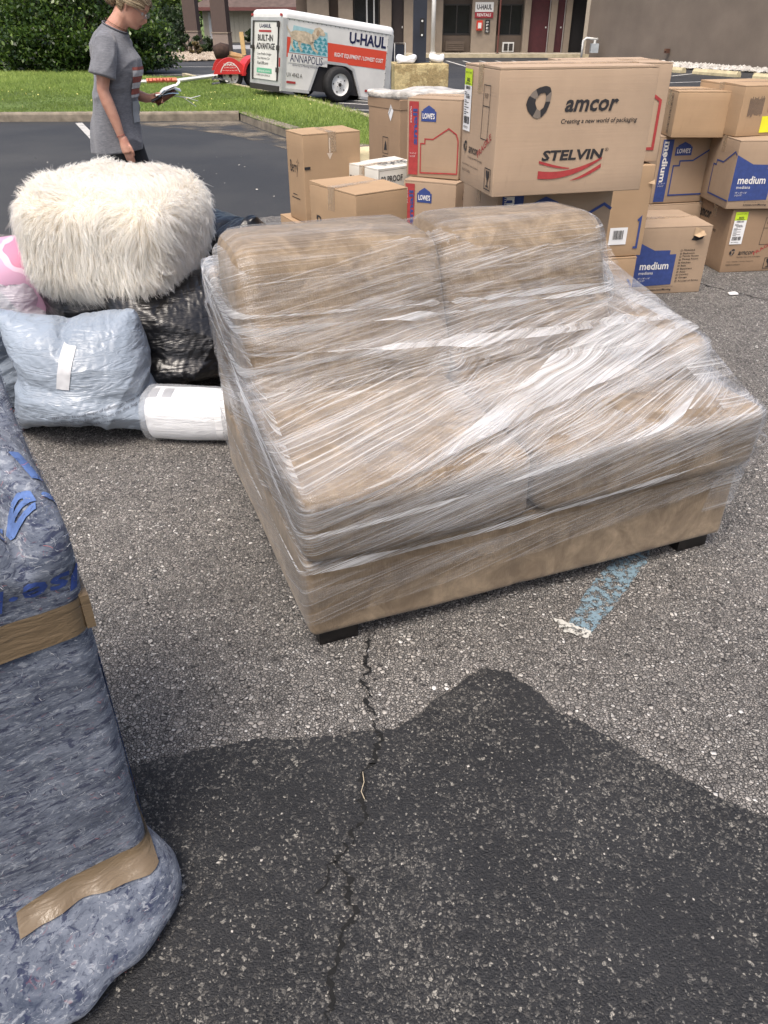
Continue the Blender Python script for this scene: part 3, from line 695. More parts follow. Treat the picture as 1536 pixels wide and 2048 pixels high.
# corner posts and rivets
MB().box(-.015,-.01,0,.07,-.0015,TH_-.15).build('corner_trim', ALU, T); MB().box(TL-.13,-.01,0,TL-.0,-.0015,TH_-.15).build('corner_trim', ALU, T)
rv = MB()
for i in range(24): rv.box(.1+i*.1,-.014,TH_-.165,.112+i*.1,-.011,TH_-.153)
for i in range(9): rv.box(TL-.14,-.014,.1+i*.12,TL-.128,-.011,.112+i*.12)
tag(rv.build('rivets', INK, T), kind='stuff')
# livery
poly(fS, rect(.07,.53,TL-.14,.86), ORG, T, 'colour_band', .004)
text(fS,'U-HAUL',1.45,.90,.88,.2,NAVY,T,bold=.035,lift=.005); text(fS,'RIGHT EQUIPMENT / LOWEST COST',1.13,.63,1.16,.085,INKW,T,bold=.02,lift=.009)
poly(fS, rect(.1,.44,.98,.60), TRW, T, 'name_panel', .007); text(fS,'ANNAPOLIS',.15,.46,.72,.13,NAVY,T,lift=.01); text(fS,"America's Moving Adventure",.2,.385,.62,.045,NAVY,T,shear=.2,lift=.01)
pic = [(.12,.61),(.98,.61),(.94,1.02),(.2,1.06)]
poly(fS, pic, flat('pale_sea_blue_print', (.33,.52,.55), .4, var=.15, scale=8), T, 'picture_panel', .0085)
wv = []
for j in range(5):
    z = .64+j*.06
    for i in range(7):
        x = .14+i*.115+.03*(j % 2); wv.append([(x,z),(x+.11,z-.01),(x+.09,z+.035),(x+.05,z+.05),(x+.03,z+.02)])
polys(fS, wv, flat('teal_print', (.06,.27,.32), .4, var=.2, scale=9), T, 'printed_waves', .0105)
dog = [[(.12,.93),(.22,.98),(.45,.99),(.62,.95),(.66,.84),(.6,.78),(.3,.80),(.16,.85)],[(.6,.96),(.66,1.06),(.76,1.09),(.84,1.05),(.9,.98),(.86,.95),(.78,.96),(.7,.88),(.62,.86)],
       [(.14,.86),(.2,.84),(.19,.74),(.26,.66),(.22,.65),(.15,.74)],[(.3,.82),(.38,.82),(.36,.73),(.42,.66),(.38,.65),(.31,.73)],[(.55,.82),(.63,.84),(.67,.73),(.76,.68),(.75,.65),(.63,.70)],[(.12,.93),(.06,1.0),(.05,1.06),(.08,1.0),(.14,.95)]]
polys(fS, dog, flat('pale_tan_print', (.52,.43,.31), .5, var=.35, scale=14), T, 'printed_dog', .0125)
poly(fS, [(.7,1.02),(.74,1.05),(.76,.98),(.73,.93),(.69,.96)], flat('tan_print_dark', (.38,.27,.17), .5), T, 'printed_dog_ear', .0145)
text(fS,'UV 4942 A',.09,.2,.34,.075,INK,T,lift=.012)
for x in (.09,1.9,): poly(fS, rect(x,.09,x+.2,.13), INKR, T, 'reflector', .012)
# rear door
fR = frame((0,TW,0),(0,-1,0),(0,0,1))
MB().box(-.03,.0,-.06,-.003,TW,.1).box(-.03,0,TH_-.2,-.003,TW,TH_-.14).box(-.03,0,.1,-.003,.12,TH_-.2).box(-.03,TW-.12,.1,-.003,TW,TH_-.2).build('door_frame', ALU, T)
dr = MB().box(-.045,.13,.105,-.012,TW-.13,TH_-.205).build('rear_door', TRW, T)
dk = MB().box(-.055,.125,.1,-.03,.14,TH_-.2).box(-.055,TW-.14,.1,-.03,TW-.125,TH_-.2).box(-.055,.13,TH_-.215,-.03,TW-.13,TH_-.2).build('door_seal', blk, T)
MB().tube([(-.07,TW-.2,.08),(-.07,TW-.2,TH_-.2)],.014,6).build('lock_rod', dkfr, T)
MB().box(-.1,TW-.24,.62,-.06,TW-.12,.68).build('latch', dkfr, T)
for z in (.25,.62,1.0): MB().box(-.065,.1,z,-.03,.17,z+.08).build('hinge', dkfr, T)
fD = frame((-.045,TW,0),(0,-1,0),(0,0,1))
text(fD,'U-HAUL',.42,.98,.5,.07,NAVY,dr,bold=.03); poly(fD, rect(.4,.91,.94,.945), INKR, dr)
text(fD,'BUILT-IN',.36,.76,.66,.11,INK,dr,bold=.03); text(fD,'ADVANTAGE',.30,.62,.8,.11,INK,dr,bold=.03)
for i, s_ in enumerate(['Low Profile Design','Tow With Any Car','Fuel Efficient']): text(fD,s_,.36,.51-.075*i,.6-.06*i,.055,INK,dr,shear=.2)
poly(fD, rect(.34,.215,1.0,.3), flat('green_print', (.12,.4,.25), .5), dr); text(fD,'uhaul.com',.42,.235,.5,.04,INKW,dr,lift=.005); text(fD,'1-800-GO-UHAUL',.34,.16,.6,.035,INK,dr)
for y in (.03,TW-.09): MB().box(-.045,y,TH_-.12,-.022,y+.06,TH_-.08).build('marker_light', INKR, T)
poly(frame((-.03,TW,0),(0,-1,0),(0,0,1)), rect(TW-.1,.35,TW-.04,.5), INKR, T, 'reflector')
MB().box(-.06,.05,-.08,-.02,TW-.05,.02).build('bumper', dkfr, T)
# wheels: axle is level on the ground; position found in trailer coordinates
def wheel(parent, x, y, z, r, w, name='wheel', rim=RIM, face=-1):
    tr = MB(); mt_ = Matrix.Translation((x,y,z)) @ Matrix.Rotation(rad(90), 4, 'X')
    tr.lathe([(r*.62,-w/2),(r*.86,-w/2),(r*.97,-w*.38),(r,-w*.2),(r,w*.2),(r*.97,w*.38),(r*.86,w/2),(r*.62,w/2)], 36, mt_)
    ty = tr.build(name, rubber, parent, True)
    rm = MB().lathe([(r*.63,w*.46),(r*.58,w*.36),(r*.5,w*.28),(r*.34,w*.30),(r*.24,w*.38),(r*.12,w*.38),(0,w*.38)], 32, Matrix.Translation((x,y,z)) @ Matrix.Rotation(rad(90 if face < 0 else -90), 4, 'X'))
    rm.build('rim', rim, ty, True)
    hb = MB().tube([(x,y+face*w*.3,z),(x,y+face*w*.46,z)], r*.11, 12).build('hub', dkfr, ty)
    for k_ in range(5):
        a_ = k_*6.283/5
        MB().tube([(x+math.cos(a_)*r*.2,y+face*w*.34,z+math.sin(a_)*r*.2),(x+math.cos(a_)*r*.2,y+face*w*.41,z+math.sin(a_)*r*.2)], r*.025, 6).build('lug_nut', dkfr, ty)
        a_ += .6; MB().tube([(x+math.cos(a_)*r*.44,y+face*w*.28,z+math.sin(a_)*r*.44),(x+math.cos(a_)*r*.44,y+face*w*.315,z+math.sin(a_)*r*.44)], r*.045, 8).build('rim_hole', blk, ty)
    return ty
# hub height so that the tyre touches the ground: z_world = .30 - x*sin(.125) + z*cos(.125)
wx = 1.2; wz = (.315-.30+wx*math.sin(.125))/math.cos(.125)
wheel(T, wx+.02, -.06, wz, .315, .2); wheel(T, wx+.02, TW+.06, wz, .315, .2, face=1)
MB().tube([(wx,-.05,wz),(wx,TW+.05,wz)],.03,8).build('axle', dkfr, T)
MB().tube([(TL-.1,.25,-.03),(TL+.75,TW/2,-.02)],.035,8).tube([(TL-.1,TW-.25,-.03),(TL+.75,TW/2,-.02)],.035,8).build('tongue', dkfr, T); MB().box(TL+.68,TW/2-.05,-.05,TL+.9,TW/2+.05,.06).build('coupler', ORG, T)

# ------------------------------------------------------------------ car tow dolly behind the trailer
D = thing('tow_dolly', 'red fendered car tow dolly parked behind the trailer', 'tow dolly', (-3.75,21.4,0), 12)
REDP = flat('red_fender_paint', (.5,.03,.03), .35, var=.08)
def fender(y, w, x0=-.38):
    arc = [(x0+.76*i/12, .33+.33*math.sin(math.pi*i/12)**.6) for i in range(13)]
    a = MB(); a.prism(arc,'y',y,y+w); return a.build('fender', REDP, D, False)
f1 = fender(-.9,.26); f1.location = (0,0,0)
fF = frame((0,-.9,0),(1,0,0),(0,0,1))
polys(fF, strip([(-.22+.44*i/10, .37+.2*math.sin(math.pi*i/10)**.7) for i in range(11)], .015), INKW, f1); text(fF,'U-HAUL',-.13,.50,.26,.05,INKW,f1,bold=.03); text(fF,'TOW DOLLY',-.14,.45,.28,.03,INKW,f1); text(fF,'No riders on the dolly',-.17,.39,.34,.025,INKW,f1)
f2 = fender(.7,.26); 
wheel(D,0,-.72,.29,.29,.18); wheel(D,0,.85,.29,.29,.18)
MB().tube([(0,-.8,.29),(0,.9,.29)],.04,8).build('axle', dkfr, D); MB().tube([(-.1,0,.28),(-1.3,-.1,.16),(-2.3,-.25,.16)],.045,8).build('drawbar', ALU, D)
rs = random.Random(4); jk = MB()
for i in range(16):
    a = (rs.uniform(-.45,.3), rs.uniform(-1.0,-.5), rs.uniform(.06,.3)); b = (a[0]+rs.uniform(-.25,.25), a[1]+rs.uniform(-.1,.1), a[2]+rs.uniform(-.08,.08)); jk.tube([a,b], rs.uniform(.012,.035), 6)
jk.build('chains_and_linkage', flat('greasy_steel', (.13,.13,.13), .4, .6, var=.5, scale=20), D)
MB().tube([(-1.25,-.12,.18),(-1.95,-.2,.18)],.06,6).build('drawbar_sleeve', flat('orange_sleeve', (.6,.16,.08), .5), D); text(frame((-1.95,-.262,.13),(1,.11,0),(0,0,1)),'U-HAUL',.05,.03,.6,.07,INKR,D,bold=.02)
MB().tube([(-2.25,-.25,.16),(-2.75,-.3,.16)],.05,8).tube([(-2.35,-.25,.0),(-2.35,-.25,.34)],.035,8).box(-2.75,-.4,.16,-2.3,-.12,.27).build('hitch_head', flat('pale_blue_steel', (.35,.4,.42), .4,.3, var=.3, scale=15), D)
D2 = thing('tow_dolly', 'red and white fendered tow dolly wheel just left of the trailer door', 'tow dolly', (-3.05,20.9,0), 35)
arc = [(.40*math.cos(a_), .30+.40*math.sin(a_)) for a_ in [math.pi*i/10 for i in range(11)]]; arc2 = [(.34*math.cos(a_), .30+.34*math.sin(a_)) for a_ in [math.pi*i/10 for i in range(11)]][::-1]
fm = MB()
for i in range(10): fm.prism([arc[i],arc[i+1],arc2[9-i],arc2[10-i]],'y',-.2,.15)
fm.build('fender', REDP, D2); fm2 = MB()
for i in range(10):
    if i % 2: fm2.prism([(p_[0]*1.01,.3+(p_[1]-.3)*1.01) for p_ in (arc[i],arc[i+1])]+[(p_[0],p_[1]) for p_ in (arc[i+1],arc[i])],'y',-.19,.14)
wheel(D2,0,-.02,.3,.3,.2); MB().tube([(0,0,.3),(.2,1.2,.3)],.04,8).build('axle', dkfr, D2); MB().box(-.1,.1,.27,.9,1.1,.31).build('deck', ALU, D2)
lg = thing('log_pile', 'dark round log and cut tan planks lying on the red tow dolly', 'logs', (-3.85,21.85,.56), 10)
MB().tube([(-.28,-.1,.16),(-.1,-.12,.2),(.06,-.1,.18)],[.14,.17,.15],12).build('log', flat('dark_bark_log', (.045,.025,.018), .9, var=.4, scale=12, bump=.6), lg, True)
MB().tube([(.02,-.15,.12),(.35,-.1,.06),(.5,0,-.05)],[.09,.07,.06],7).box(.12,-.3,-.02,.5,-.05,.04).build('cut_log', flat('cut_tan_wood', (.4,.24,.11), .8), lg)
# ------------------------------------------------------------------ loveseat
def velour(name, a, b):
    m, t, p, o = new_mat(name); n = N(t); v = n.coord()
    f = n.noise(v, 9, 6, .62, 1.2); g = n.noise(n.coord((260,260,40)), 1, 2); k = n.noise(v, 45, 3, .6)
    c = n.mix(n.ramp(f, [(.36, 0), (.66, 1)]), a, b); c = n.mix(n.ramp(k, [(.35, .35), (.7, 0)]), c, tuple(x*.72 for x in a))
    n.l(c, p.inputs['Base Color']); p.inputs['Roughness'].default_value = .85; p.inputs['Sheen Weight'].default_value = .12; p.inputs['Sheen Roughness'].default_value = .5
    n.l(n.bump(n.math('ADD', g, n.math('MULTIPLY', k, .8)), .3, .004), p.inputs['Normal']); return m
VEL = velour('tan_velour', (.138,.098,.060), (.285,.215,.140))
SOFA = thing('loveseat', 'tan velour loveseat with one arm, wrapped in clear stretch film', 'sofa', (-.198,1.585,.0), 21.4)
proxy_V = []; proxy_E = []
def spart(name, lo, hi, r, n=14, fn=None, parent=SOFA, mat=VEL, proxy=True, seam=True):
    V, F = rbox(lo, hi, r, n)
    if fn is not None: V = fn(V)
    o = link(name, mesh(V, F, True), mat, parent)
    if proxy:
        b = sum(len(x) for x in proxy_V); proxy_V.append(V)
        E_ = np.concatenate([F[:, [0,1]], F[:, [1,2]], F[:, [2,3]], F[:, [3,0]]])+b; proxy_E.append(E_)
    return o
def crumple(V, amp, sc, seed): return V+amp*np.stack([sn(V,sc,seed),sn(V,sc,seed+1),sn(V,sc,seed+2)], 1)
WF = 1.41
def base_fn(V):
    V = V.copy(); f = V[:,1] < .01
    V[f,1] += .006*np.exp(-((V[f,0]-.655)/.006)**2)          # seam in the front rail
    return crumple(V, .0018, 9, 1)
spart('base', (0,.0,.055), (WF,1.06,.315), .022, 40, base_fn)
spart('back_frame', (0,.93,.06), (WF,1.095,.80), .03, 12, lambda V: crumple(V, .003, 8, 2))
def arm_fn(V):
    V = V.copy(); V[:,2] += .012*np.sin((V[:,1]-.2)*3)*(V[:,2] > .5); return crumple(V, .004, 8, 4)
spart('arm', (1.26,.23,.30), (1.435,1.0,.655), .075, 14, arm_fn)
def puff(V, c, h, ax, amt):
    q = np.ones(len(V))
    for a in range(3):
        if a != ax: q *= np.clip(1-np.abs((V[:,a]-c[a])/h[a])**2.2, 0, 1)
    V[:,ax] += np.sign(V[:,ax]-c[ax])*amt*q; return V
def seatL(V):
    V = puff(V.copy(), (.325,.33,.42), (.33,.37,.11), 2, .018); V = puff(V, (.325,.33,.42), (.33,.37,.11), 1, .012); return crumple(V, .003, 9, 6)
spart('seat_cushion', (-.008,-.03,.318), (.641,.70,.53), .04, 18, seatL)
def seatR(V):
    V = V.copy(); k = np.clip((.24-V[:,1])/.05, 0, 1); k = k*k*(3-2*k)
    x = (V[:,0]-.655)/(1.25-.655); V[:,0] = .655+x*((1.25-.655)*(1-k)+(1.435-.655)*k)
    V = puff(V, (1.0,.33,.42), (.36,.37,.11), 2, .018); V = puff(V, (1.0,.33,.42), (.40,.37,.11), 1, .012); return crumple(V, .003, 9, 8)
spart('seat_cushion', (.662,-.03,.318), (1.25,.70,.53), .045, 24, seatR)
def backc(x0, x1, seed):
    c = ((x0+x1)/2,.66,.735); h = ((x1-x0)/2,.16,.225)
    def fn(V):
        V = puff(V.copy(), c, h, 1, .022); V = puff(V, c, h, 2, .012)
        V[:,1] += .42*(V[:,2]-.5)                             # leaning back
        # sagging folds of the soft pillow
        V[:,1] += .008*np.sin(V[:,2]*36+3*V[:,0]+seed)*np.clip((.72-V[:,1]), 0, 1)*3
        return crumple(crumple(V, .006, 5, seed), .0035, 16, seed+4)
    return fn
spart('back_cushion', (.012,.50,.510), (.662,.80,.935), .055, 22, backc(.025,.655,11))
spart('back_cushion', (.670,.50,.510), (1.275,.80,.935), .055, 22, backc(.662,1.285,21))
foot = flat('black_foot_lacquer', (.008,.007,.007), .3)
for x, y in ((.03,.03),(1.27,.03),(.03,.95),(1.27,.95)):
    MB().prism([(x,y),(x+.115,y),(x+.115,y+.1),(x,y+.1)],'z',0,.054).build('foot', foot, SOFA)
# ---- stretch film
def film_mat(name, base, gain, thr, tint=(.90,.91,.93)):
    m, t, p, o = new_mat(name); n = N(t)
    uv = n('ShaderNodeUVMap'); uv.uv_map = 'film'
    def mp(sx, sy, off=0):
        q = n('ShaderNodeMapping'); q.inputs['Scale'].default_value = (sx, sy, 1); q.inputs['Location'].default_value = (off, off*1.7, 0); n.l(uv.outputs[0], q.inputs[0]); return q.outputs[0]
    fine = n.noise(mp(.9, 170), 1, 3, .6, .12); thick = n.noise(mp(.7, 60, 3), 1, 4, .6, .25); hair = n.noise(mp(1.6, 330, 7), 1, 2, .5, .08)
    blot = n.noise(mp(3.5, 9, 5), 1, 5, .65, .6); fold = n.noise(mp(1.1, 17, 9), 1, 3, .5, .5)
    a = n.math('MULTIPLY', n.ramp(fine, [(thr, 0), (thr+.075, 1)]), .52)
    b = n.math('MULTIPLY', n.ramp(thick, [(thr, 0), (thr+.18, 1)]), .30)
    c = n.math('MULTIPLY', n.ramp(hair, [(.55, 0), (.62, 1)]), .42)
    f = n.math('MULTIPLY', n.ramp(fold, [(.50, 0), (.60, 1), (.66, .1)]), .30)
    s = n.math('ADD', n.math('ADD', a, b), n.math('ADD', c, f))
    s = n.math('MULTIPLY', s, n.ramp(blot, [(.30, .38), (.70, 1.1)]))
    al = n.math('ADD', n.math('MULTIPLY', s, gain), base, clamp=True)
    # denser when seen at a grazing angle, as a real thin film is
    lw = n('ShaderNodeLayerWeight'); lw.inputs['Blend'].default_value = .25
    al = n.math('ADD', al, n.math('MULTIPLY', lw.outputs['Facing'], .05), clamp=True)
    h = n.math('ADD', n.math('MULTIPLY', thick, .5), n.math('ADD', n.math('MULTIPLY', fine, .7), n.math('MULTIPLY', blot, .4)))
    bp = n.bump(h, .7, .004)
    p.inputs['Base Color'].default_value = (*tint, 1); p.inputs['Roughness'].default_value = .33; p.inputs['Specular IOR Level'].default_value = .45; n.l(bp, p.inputs['Normal'])
    tr = n('ShaderNodeBsdfTransparent'); gl = n('ShaderNodeBsdfGlossy'); gl.inputs['Roughness'].default_value = .16; gl.inputs[0].default_value = (.95,.97,1,1); n.l(bp, gl.inputs['Normal'])
    fr = n('ShaderNodeFresnel'); fr.inputs[0].default_value = 1.4; n.l(bp, fr.inputs['Normal'])
    m1 = n('ShaderNodeMixShader'); n.l(n.math('MULTIPLY', fr.outputs[0], .25, clamp=True), m1.inputs[0]); n.l(tr.outputs[0], m1.inputs[1]); n.l(gl.outputs[0], m1.inputs[2])
    tl = n('ShaderNodeBsdfTranslucent'); tl.inputs[0].default_value = (*tint, 1); pt = n('ShaderNodeMixShader'); pt.inputs[0].default_value = .42; n.l(p.outputs[0], pt.inputs[1]); n.l(tl.outputs[0], pt.inputs[2])
    m2 = n('ShaderNodeMixShader'); n.l(al, m2.inputs[0]); n.l(m1.outputs[0], m2.inputs[1]); n.l(pt.outputs[0], m2.inputs[2]); n.l(m2.outputs[0], o.inputs[0])
    return m
PV = np.concatenate(proxy_V); PE = np.concatenate(proxy_E)
def hull2(P):
    P = sorted(set(map(tuple, np.round(P, 4))))
    if len(P) < 3: return None
    def half(pts):
        h = []
        for p_ in pts:
            while len(h) > 1 and (h[-1][0]-h[-2][0])*(p_[1]-h[-2][1])-(h[-1][1]-h[-2][1])*(p_[0]-h[-2][0]) <= 0: h.pop()
            h.append(p_)
        return h
    a = half(P); b = half(P[::-1]); return np.array(a[:-1]+b[:-1])
def section(co, ctr, M, off):
    """taut (convex) outline of the sofa where the sheet z = a + b x + c y + d x y cuts it"""
    a0, b0, c0, d0 = co
    s = PV[:,2]-(a0+b0*PV[:,0]+c0*PV[:,1]+d0*PV[:,0]*PV[:,1]); a, b = PE[:,0], PE[:,1]; k = (s[a]*s[b]) < 0
    if k.sum() < 6: return None
    t_ = s[a][k]/(s[a][k]-s[b][k]); Q = PV[a][k]+(PV[b][k]-PV[a][k])*t_[:,None]
    H = hull2(Q[:,:2]-ctr)
    if H is None: return None
    th = np.linspace(0, 2*np.pi, M, endpoint=False); D = np.stack([np.cos(th), np.sin(th)], 1)
    A = H; B = np.roll(H, -1, 0); E_ = B-A
    den = D[:,None,0]*E_[None,:,1]-D[:,None,1]*E_[None,:,0]; den[np.abs(den) < 1e-9] = 1e-9
    tt = (A[None,:,0]*E_[None,:,1]-A[None,:,1]*E_[None,:,0])/den; ss = (A[None,:,0]*D[:,None,1]-A[None,:,1]*D[:,None,0])/den
    ok_ = (tt > 0) & (ss >= -1e-6) & (ss <= 1+1e-6); tt[~ok_] = np.inf; r = tt.min(1)
    if not np.isfinite(r).all(): return None
    r = r+off; x = ctr[0]+D[:,0]*r; y = ctr[1]+D[:,1]*r
    return np.stack([x, y, a0+b0*x+c0*y+d0*x*y], 1)
def band(co, width, mat, K=24, M=520, off=.004, seed=0, ridge=.0012, name='film_band'):
    rows = []; vv = []; cy = .55 if co[0]+co[2]*.5 < .66 else .80
    for i in range(K):
        w = (i/(K-1)-.5)*width
        R = section((co[0]+w,)+tuple(co[1:]), np.array([.66, cy]), M, off)
        if R is None: continue
        rows.append(R); vv.append(w)
    if len(rows) < 3: return None
    G = np.array(rows); k = len(rows)
    u_ = np.linspace(0, 2*np.pi, M, endpoint=False); P = np.stack([np.cos(u_), np.sin(u_), u_*0], 1)
    edge = np.linspace(-1, 1, k)[:,None]
    wob = .012*sn(P*1.5, 3, seed)+.006*sn(P*4, 4, seed+1); G[...,2] += wob[None]*edge
    pin = .5+.5*np.clip(sn(P*2.2, 2, seed+9)*.8+.4, 0, 1)       # the web narrows where it is pulled tight
    G[...,2] -= ((np.array(vv)[:,None])*(1-pin)[None]*.6)
    ax = G-np.array([.66,cy,0]); ax[...,2] = 0; ax /= np.linalg.norm(ax, axis=-1, keepdims=True)+1e-9
    rg = np.array([sn(np.stack([P[:,0]*1.2, P[:,1]*1.2, np.full(M, v_*40)], 1), 1.3, seed+3) for v_ in vv])
    G += ax*(ridge*(1+rg))[..., None]
    seg = np.linalg.norm(np.diff(np.concatenate([G[k//2], G[k//2][:1]]), axis=0), axis=1); U = np.concatenate([[0], np.cumsum(seg)])
    V = G.reshape(-1, 3); idx = np.arange(k*M).reshape(k, M); nx = np.roll(idx, -1, 1)
    F = np.stack([idx[:-1], nx[:-1], nx[1:], idx[1:]], -1).reshape(-1, 4)
    me = mesh(V, F, True); uvl = me.uv_layers.new(name='film')
    Ua = np.broadcast_to(U[:-1], (k, M)); Ub = np.broadcast_to(U[1:], (k, M)); vq = G[...,2]-(co[1]*G[...,0]+co[2]*G[...,1]+co[3]*G[...,0]*G[...,1])+.34*(G[...,1]-.5*G[...,0]); vn = np.roll(vq, -1, 1)
    uvs = np.stack([np.stack([Ua[:-1], vq[:-1]], -1), np.stack([Ub[:-1], vn[:-1]], -1), np.stack([Ub[1:], vn[1:]], -1), np.stack([Ua[1:], vq[1:]], -1)], 2).reshape(-1, 2)
    uvs = uvs+np.array([seed*3.7, seed*1.3]); uvl.data.foreach_set('uv', uvs.astype(np.float32).ravel())
    return link(name, me, mat, SOFA)
FA = film_mat('stretch_film_dense', .0, .74, .535); FB = film_mat('stretch_film_thin', .0, .50, .585); FC = film_mat('stretch_film_medium', .0, .60, .56)
ROPE = film_mat('stretch_film_gathered', .12, .8, .46, (.88,.9,.93))
bands = [ # z = a + b x + c y + d x y, width, material
 ((.43, .02, .0, 0), .26, FA), ((.40, .10, .34, -.25), .24, FA), ((.45, .11, .14, -.09), .20, FC),
 ((.60, .03, .14, -.03), .17, FC), ((.55, -.02, .02, .05), .16, FB), ((.70, -.02, .06, 0), .15, FB), ((.83, .01, .02, 0), .18, FC),
 ((.22, .07, .02, 0), .10, FB), ((.18, .10, .42, -.36), .14, FB)]
for i, (co, w, mt_) in enumerate(bands): band(co, w, mt_, seed=i+1, off=.004+.002*i)
for i, (co, w) in enumerate([((.50,.11,.16,-.1),.006),((.56,.06,.10,0),.005),((.66,.0,.12,0),.006),((.74,-.02,.05,0),.005),((.30,.08,.02,0),.006),((.45,.08,.33,-.25),.006),((.53,.10,.26,-.2),.005)]):
    band(co, w, ROPE, seed=40+i, off=.024+.001*i, K=4, ridge=.003, name='film_fold')
# bunched, crumpled film on the cushion corners
def bunch(lo, hi, seed, mat):
    V, F = rbox(lo, hi, .045, 16); V = crumple(crumple(V, .003, 40, seed), .0015, 110, seed+3)
    me = mesh(V, F, True); uvl = me.uv_layers.new(name='film'); q = V[F.reshape(-1)]
    uvl.data.foreach_set('uv', np.stack([(q[:,0]+q[:,1])*2.2+seed, (q[:,0]*.55+q[:,1]*.9+q[:,2]*.35)*.7+seed], 1).astype(np.float32).ravel())
    return link('bunched_film', me, mat, SOFA)
BUN = film_mat('stretch_film_bunched', .03, .85, .50, (.92,.94,.97))
bunch((-.02,.93,.66), (.09,1.11,.83), 15, BUN)
# film drawn over the top of the back, front to rear
def top_wrap(x0, x1, seed, mat, K=40, M=260, zmin=.55, c=(.93,.70), t0=-.15, t1=1.12, name='film_over_back'):
    nvx = np.array([1., 0, 0]); rows = []; vv = []; c = np.array(c)
    for i in range(K):
        x = x0+(x1-x0)*i/(K-1)
        s = PV@nvx-x; a, b = PE[:,0], PE[:,1]; k = (s[a]*s[b]) < 0
        if k.sum() < 6: continue
        t_ = s[a][k]/(s[a][k]-s[b][k]); Q = PV[a][k]+(PV[b][k]-PV[a][k])*t_[:,None]; Q = Q[(Q[:,2] > zmin)]
        H = hull2(Q[:, [1,2]])
        if H is None: continue
        th = np.linspace(t0*np.pi, t1*np.pi, M); D = np.stack([np.cos(th), np.sin(th)], 1)
        A = H-c; B = np.roll(A, -1, 0); E_ = B-A; den = D[:,None,0]*E_[None,:,1]-D[:,None,1]*E_[None,:,0]; den[np.abs(den) < 1e-9] = 1e-9
        tt = (A[None,:,0]*E_[None,:,1]-A[None,:,1]*E_[None,:,0])/den; ss = (A[None,:,0]*D[:,None,1]-A[None,:,1]*D[:,None,0])/den
        ok_ = (tt > 0) & (ss >= -1e-6) & (ss <= 1+1e-6); tt[~ok_] = np.inf; r = tt.min(1); r[~np.isfinite(r)] = .2
        r = r+.006+.003*sn(np.stack([th*3, np.full(M, x*5), th*0], 1), 1.5, seed)
        rows.append(np.stack([np.full(M, x), c[0]+D[:,0]*r, c[1]+D[:,1]*r], 1)); vv.append(x)
    G = np.array(rows); k = len(rows); idx = np.arange(k*M).reshape(k, M)
    F = np.stack([idx[:-1,:-1], idx[:-1,1:], idx[1:,1:], idx[1:,:-1]], -1).reshape(-1, 4)
    me = mesh(G.reshape(-1, 3), F, True); uvl = me.uv_layers.new(name='film')
    vq = np.repeat(np.array(vv)[:,None], M, 1); uq = np.broadcast_to(np.linspace(0, 1.2, M), (k, M)); q = np.stack([vq*.9+uq*.3, uq], -1)
    uvs = np.stack([q[:-1,:-1], q[:-1,1:], q[1:,1:], q[1:,:-1]], 2).reshape(-1, 2)+seed; uvl.data.foreach_set('uv', uvs.astype(np.float32).ravel())
    return link(name, me, mat, SOFA)
top_wrap(.03, 1.27, 5, FB)
top_wrap(1.275, 1.432, 8, FC, 24, 300, .05, (.5,.45), -.1, 1.15, 'film_over_arm')
# ------------------------------------------------------------------ moving cartons
def cardboard(name, a, seed=0):
    m, t, p, o = new_mat(name); n = N(t); v = n.coord(); oi = n('ShaderNodeObjectInfo')
    f = n.noise(v, 4, 5, .6); g = n.noise(n.coord((3,3,150)), 1, 2); s = n.noise(n.coord((30,30,5)), 1, 4, .7)
    c = n.mix(n.ramp(f, [(.3, 0), (.7, 1)]), tuple(x*.9 for x in a), tuple(x*1.07 for x in a))
    c = n.mix(n.ramp(s, [(.60, 0), (.78, .35)]), c, tuple(x*.7 for x in a)); c = n.mix(n.ramp(g, [(.4, .08), (.6, 0)]), c, tuple(x*.8 for x in a))
    n.l(c, p.inputs['Base Color']); p.inputs['Roughness'].default_value = .82; p.inputs['Specular IOR Level'].default_value = .25
    n.l(n.bump(n.math('ADD', g, n.math('MULTIPLY', f, 2)), .12, .004), p.inputs['Normal']); return m
CK1 = cardboard('kraft_cardboard', (.36,.262,.180)); CK2 = cardboard('golden_cardboard', (.385,.262,.158)); CK3 = cardboard('pinkish_cardboard', (.41,.30,.21)); CK4 = cardboard('brown_cardboard', (.30,.205,.132))
inner = flat('torn_cardboard_edge', (.42,.30,.19), .9, var=.2, scale=30)
m, t, p, o = new_mat('clear_packing_tape'); n = N(t); v = n.coord()
p.inputs['Base Color'].default_value = (.5,.38,.26,1); p.inputs['Roughness'].default_value = .15; n.l(n.ramp(n.noise(v, 14, 4), [(.4, .22), (.65, .6)]), p.inputs['Alpha']); n.l(n.bump(n.noise(v, 60, 3), .4, .003), p.inputs['Normal']); TAPE = m
BOXN = [0]
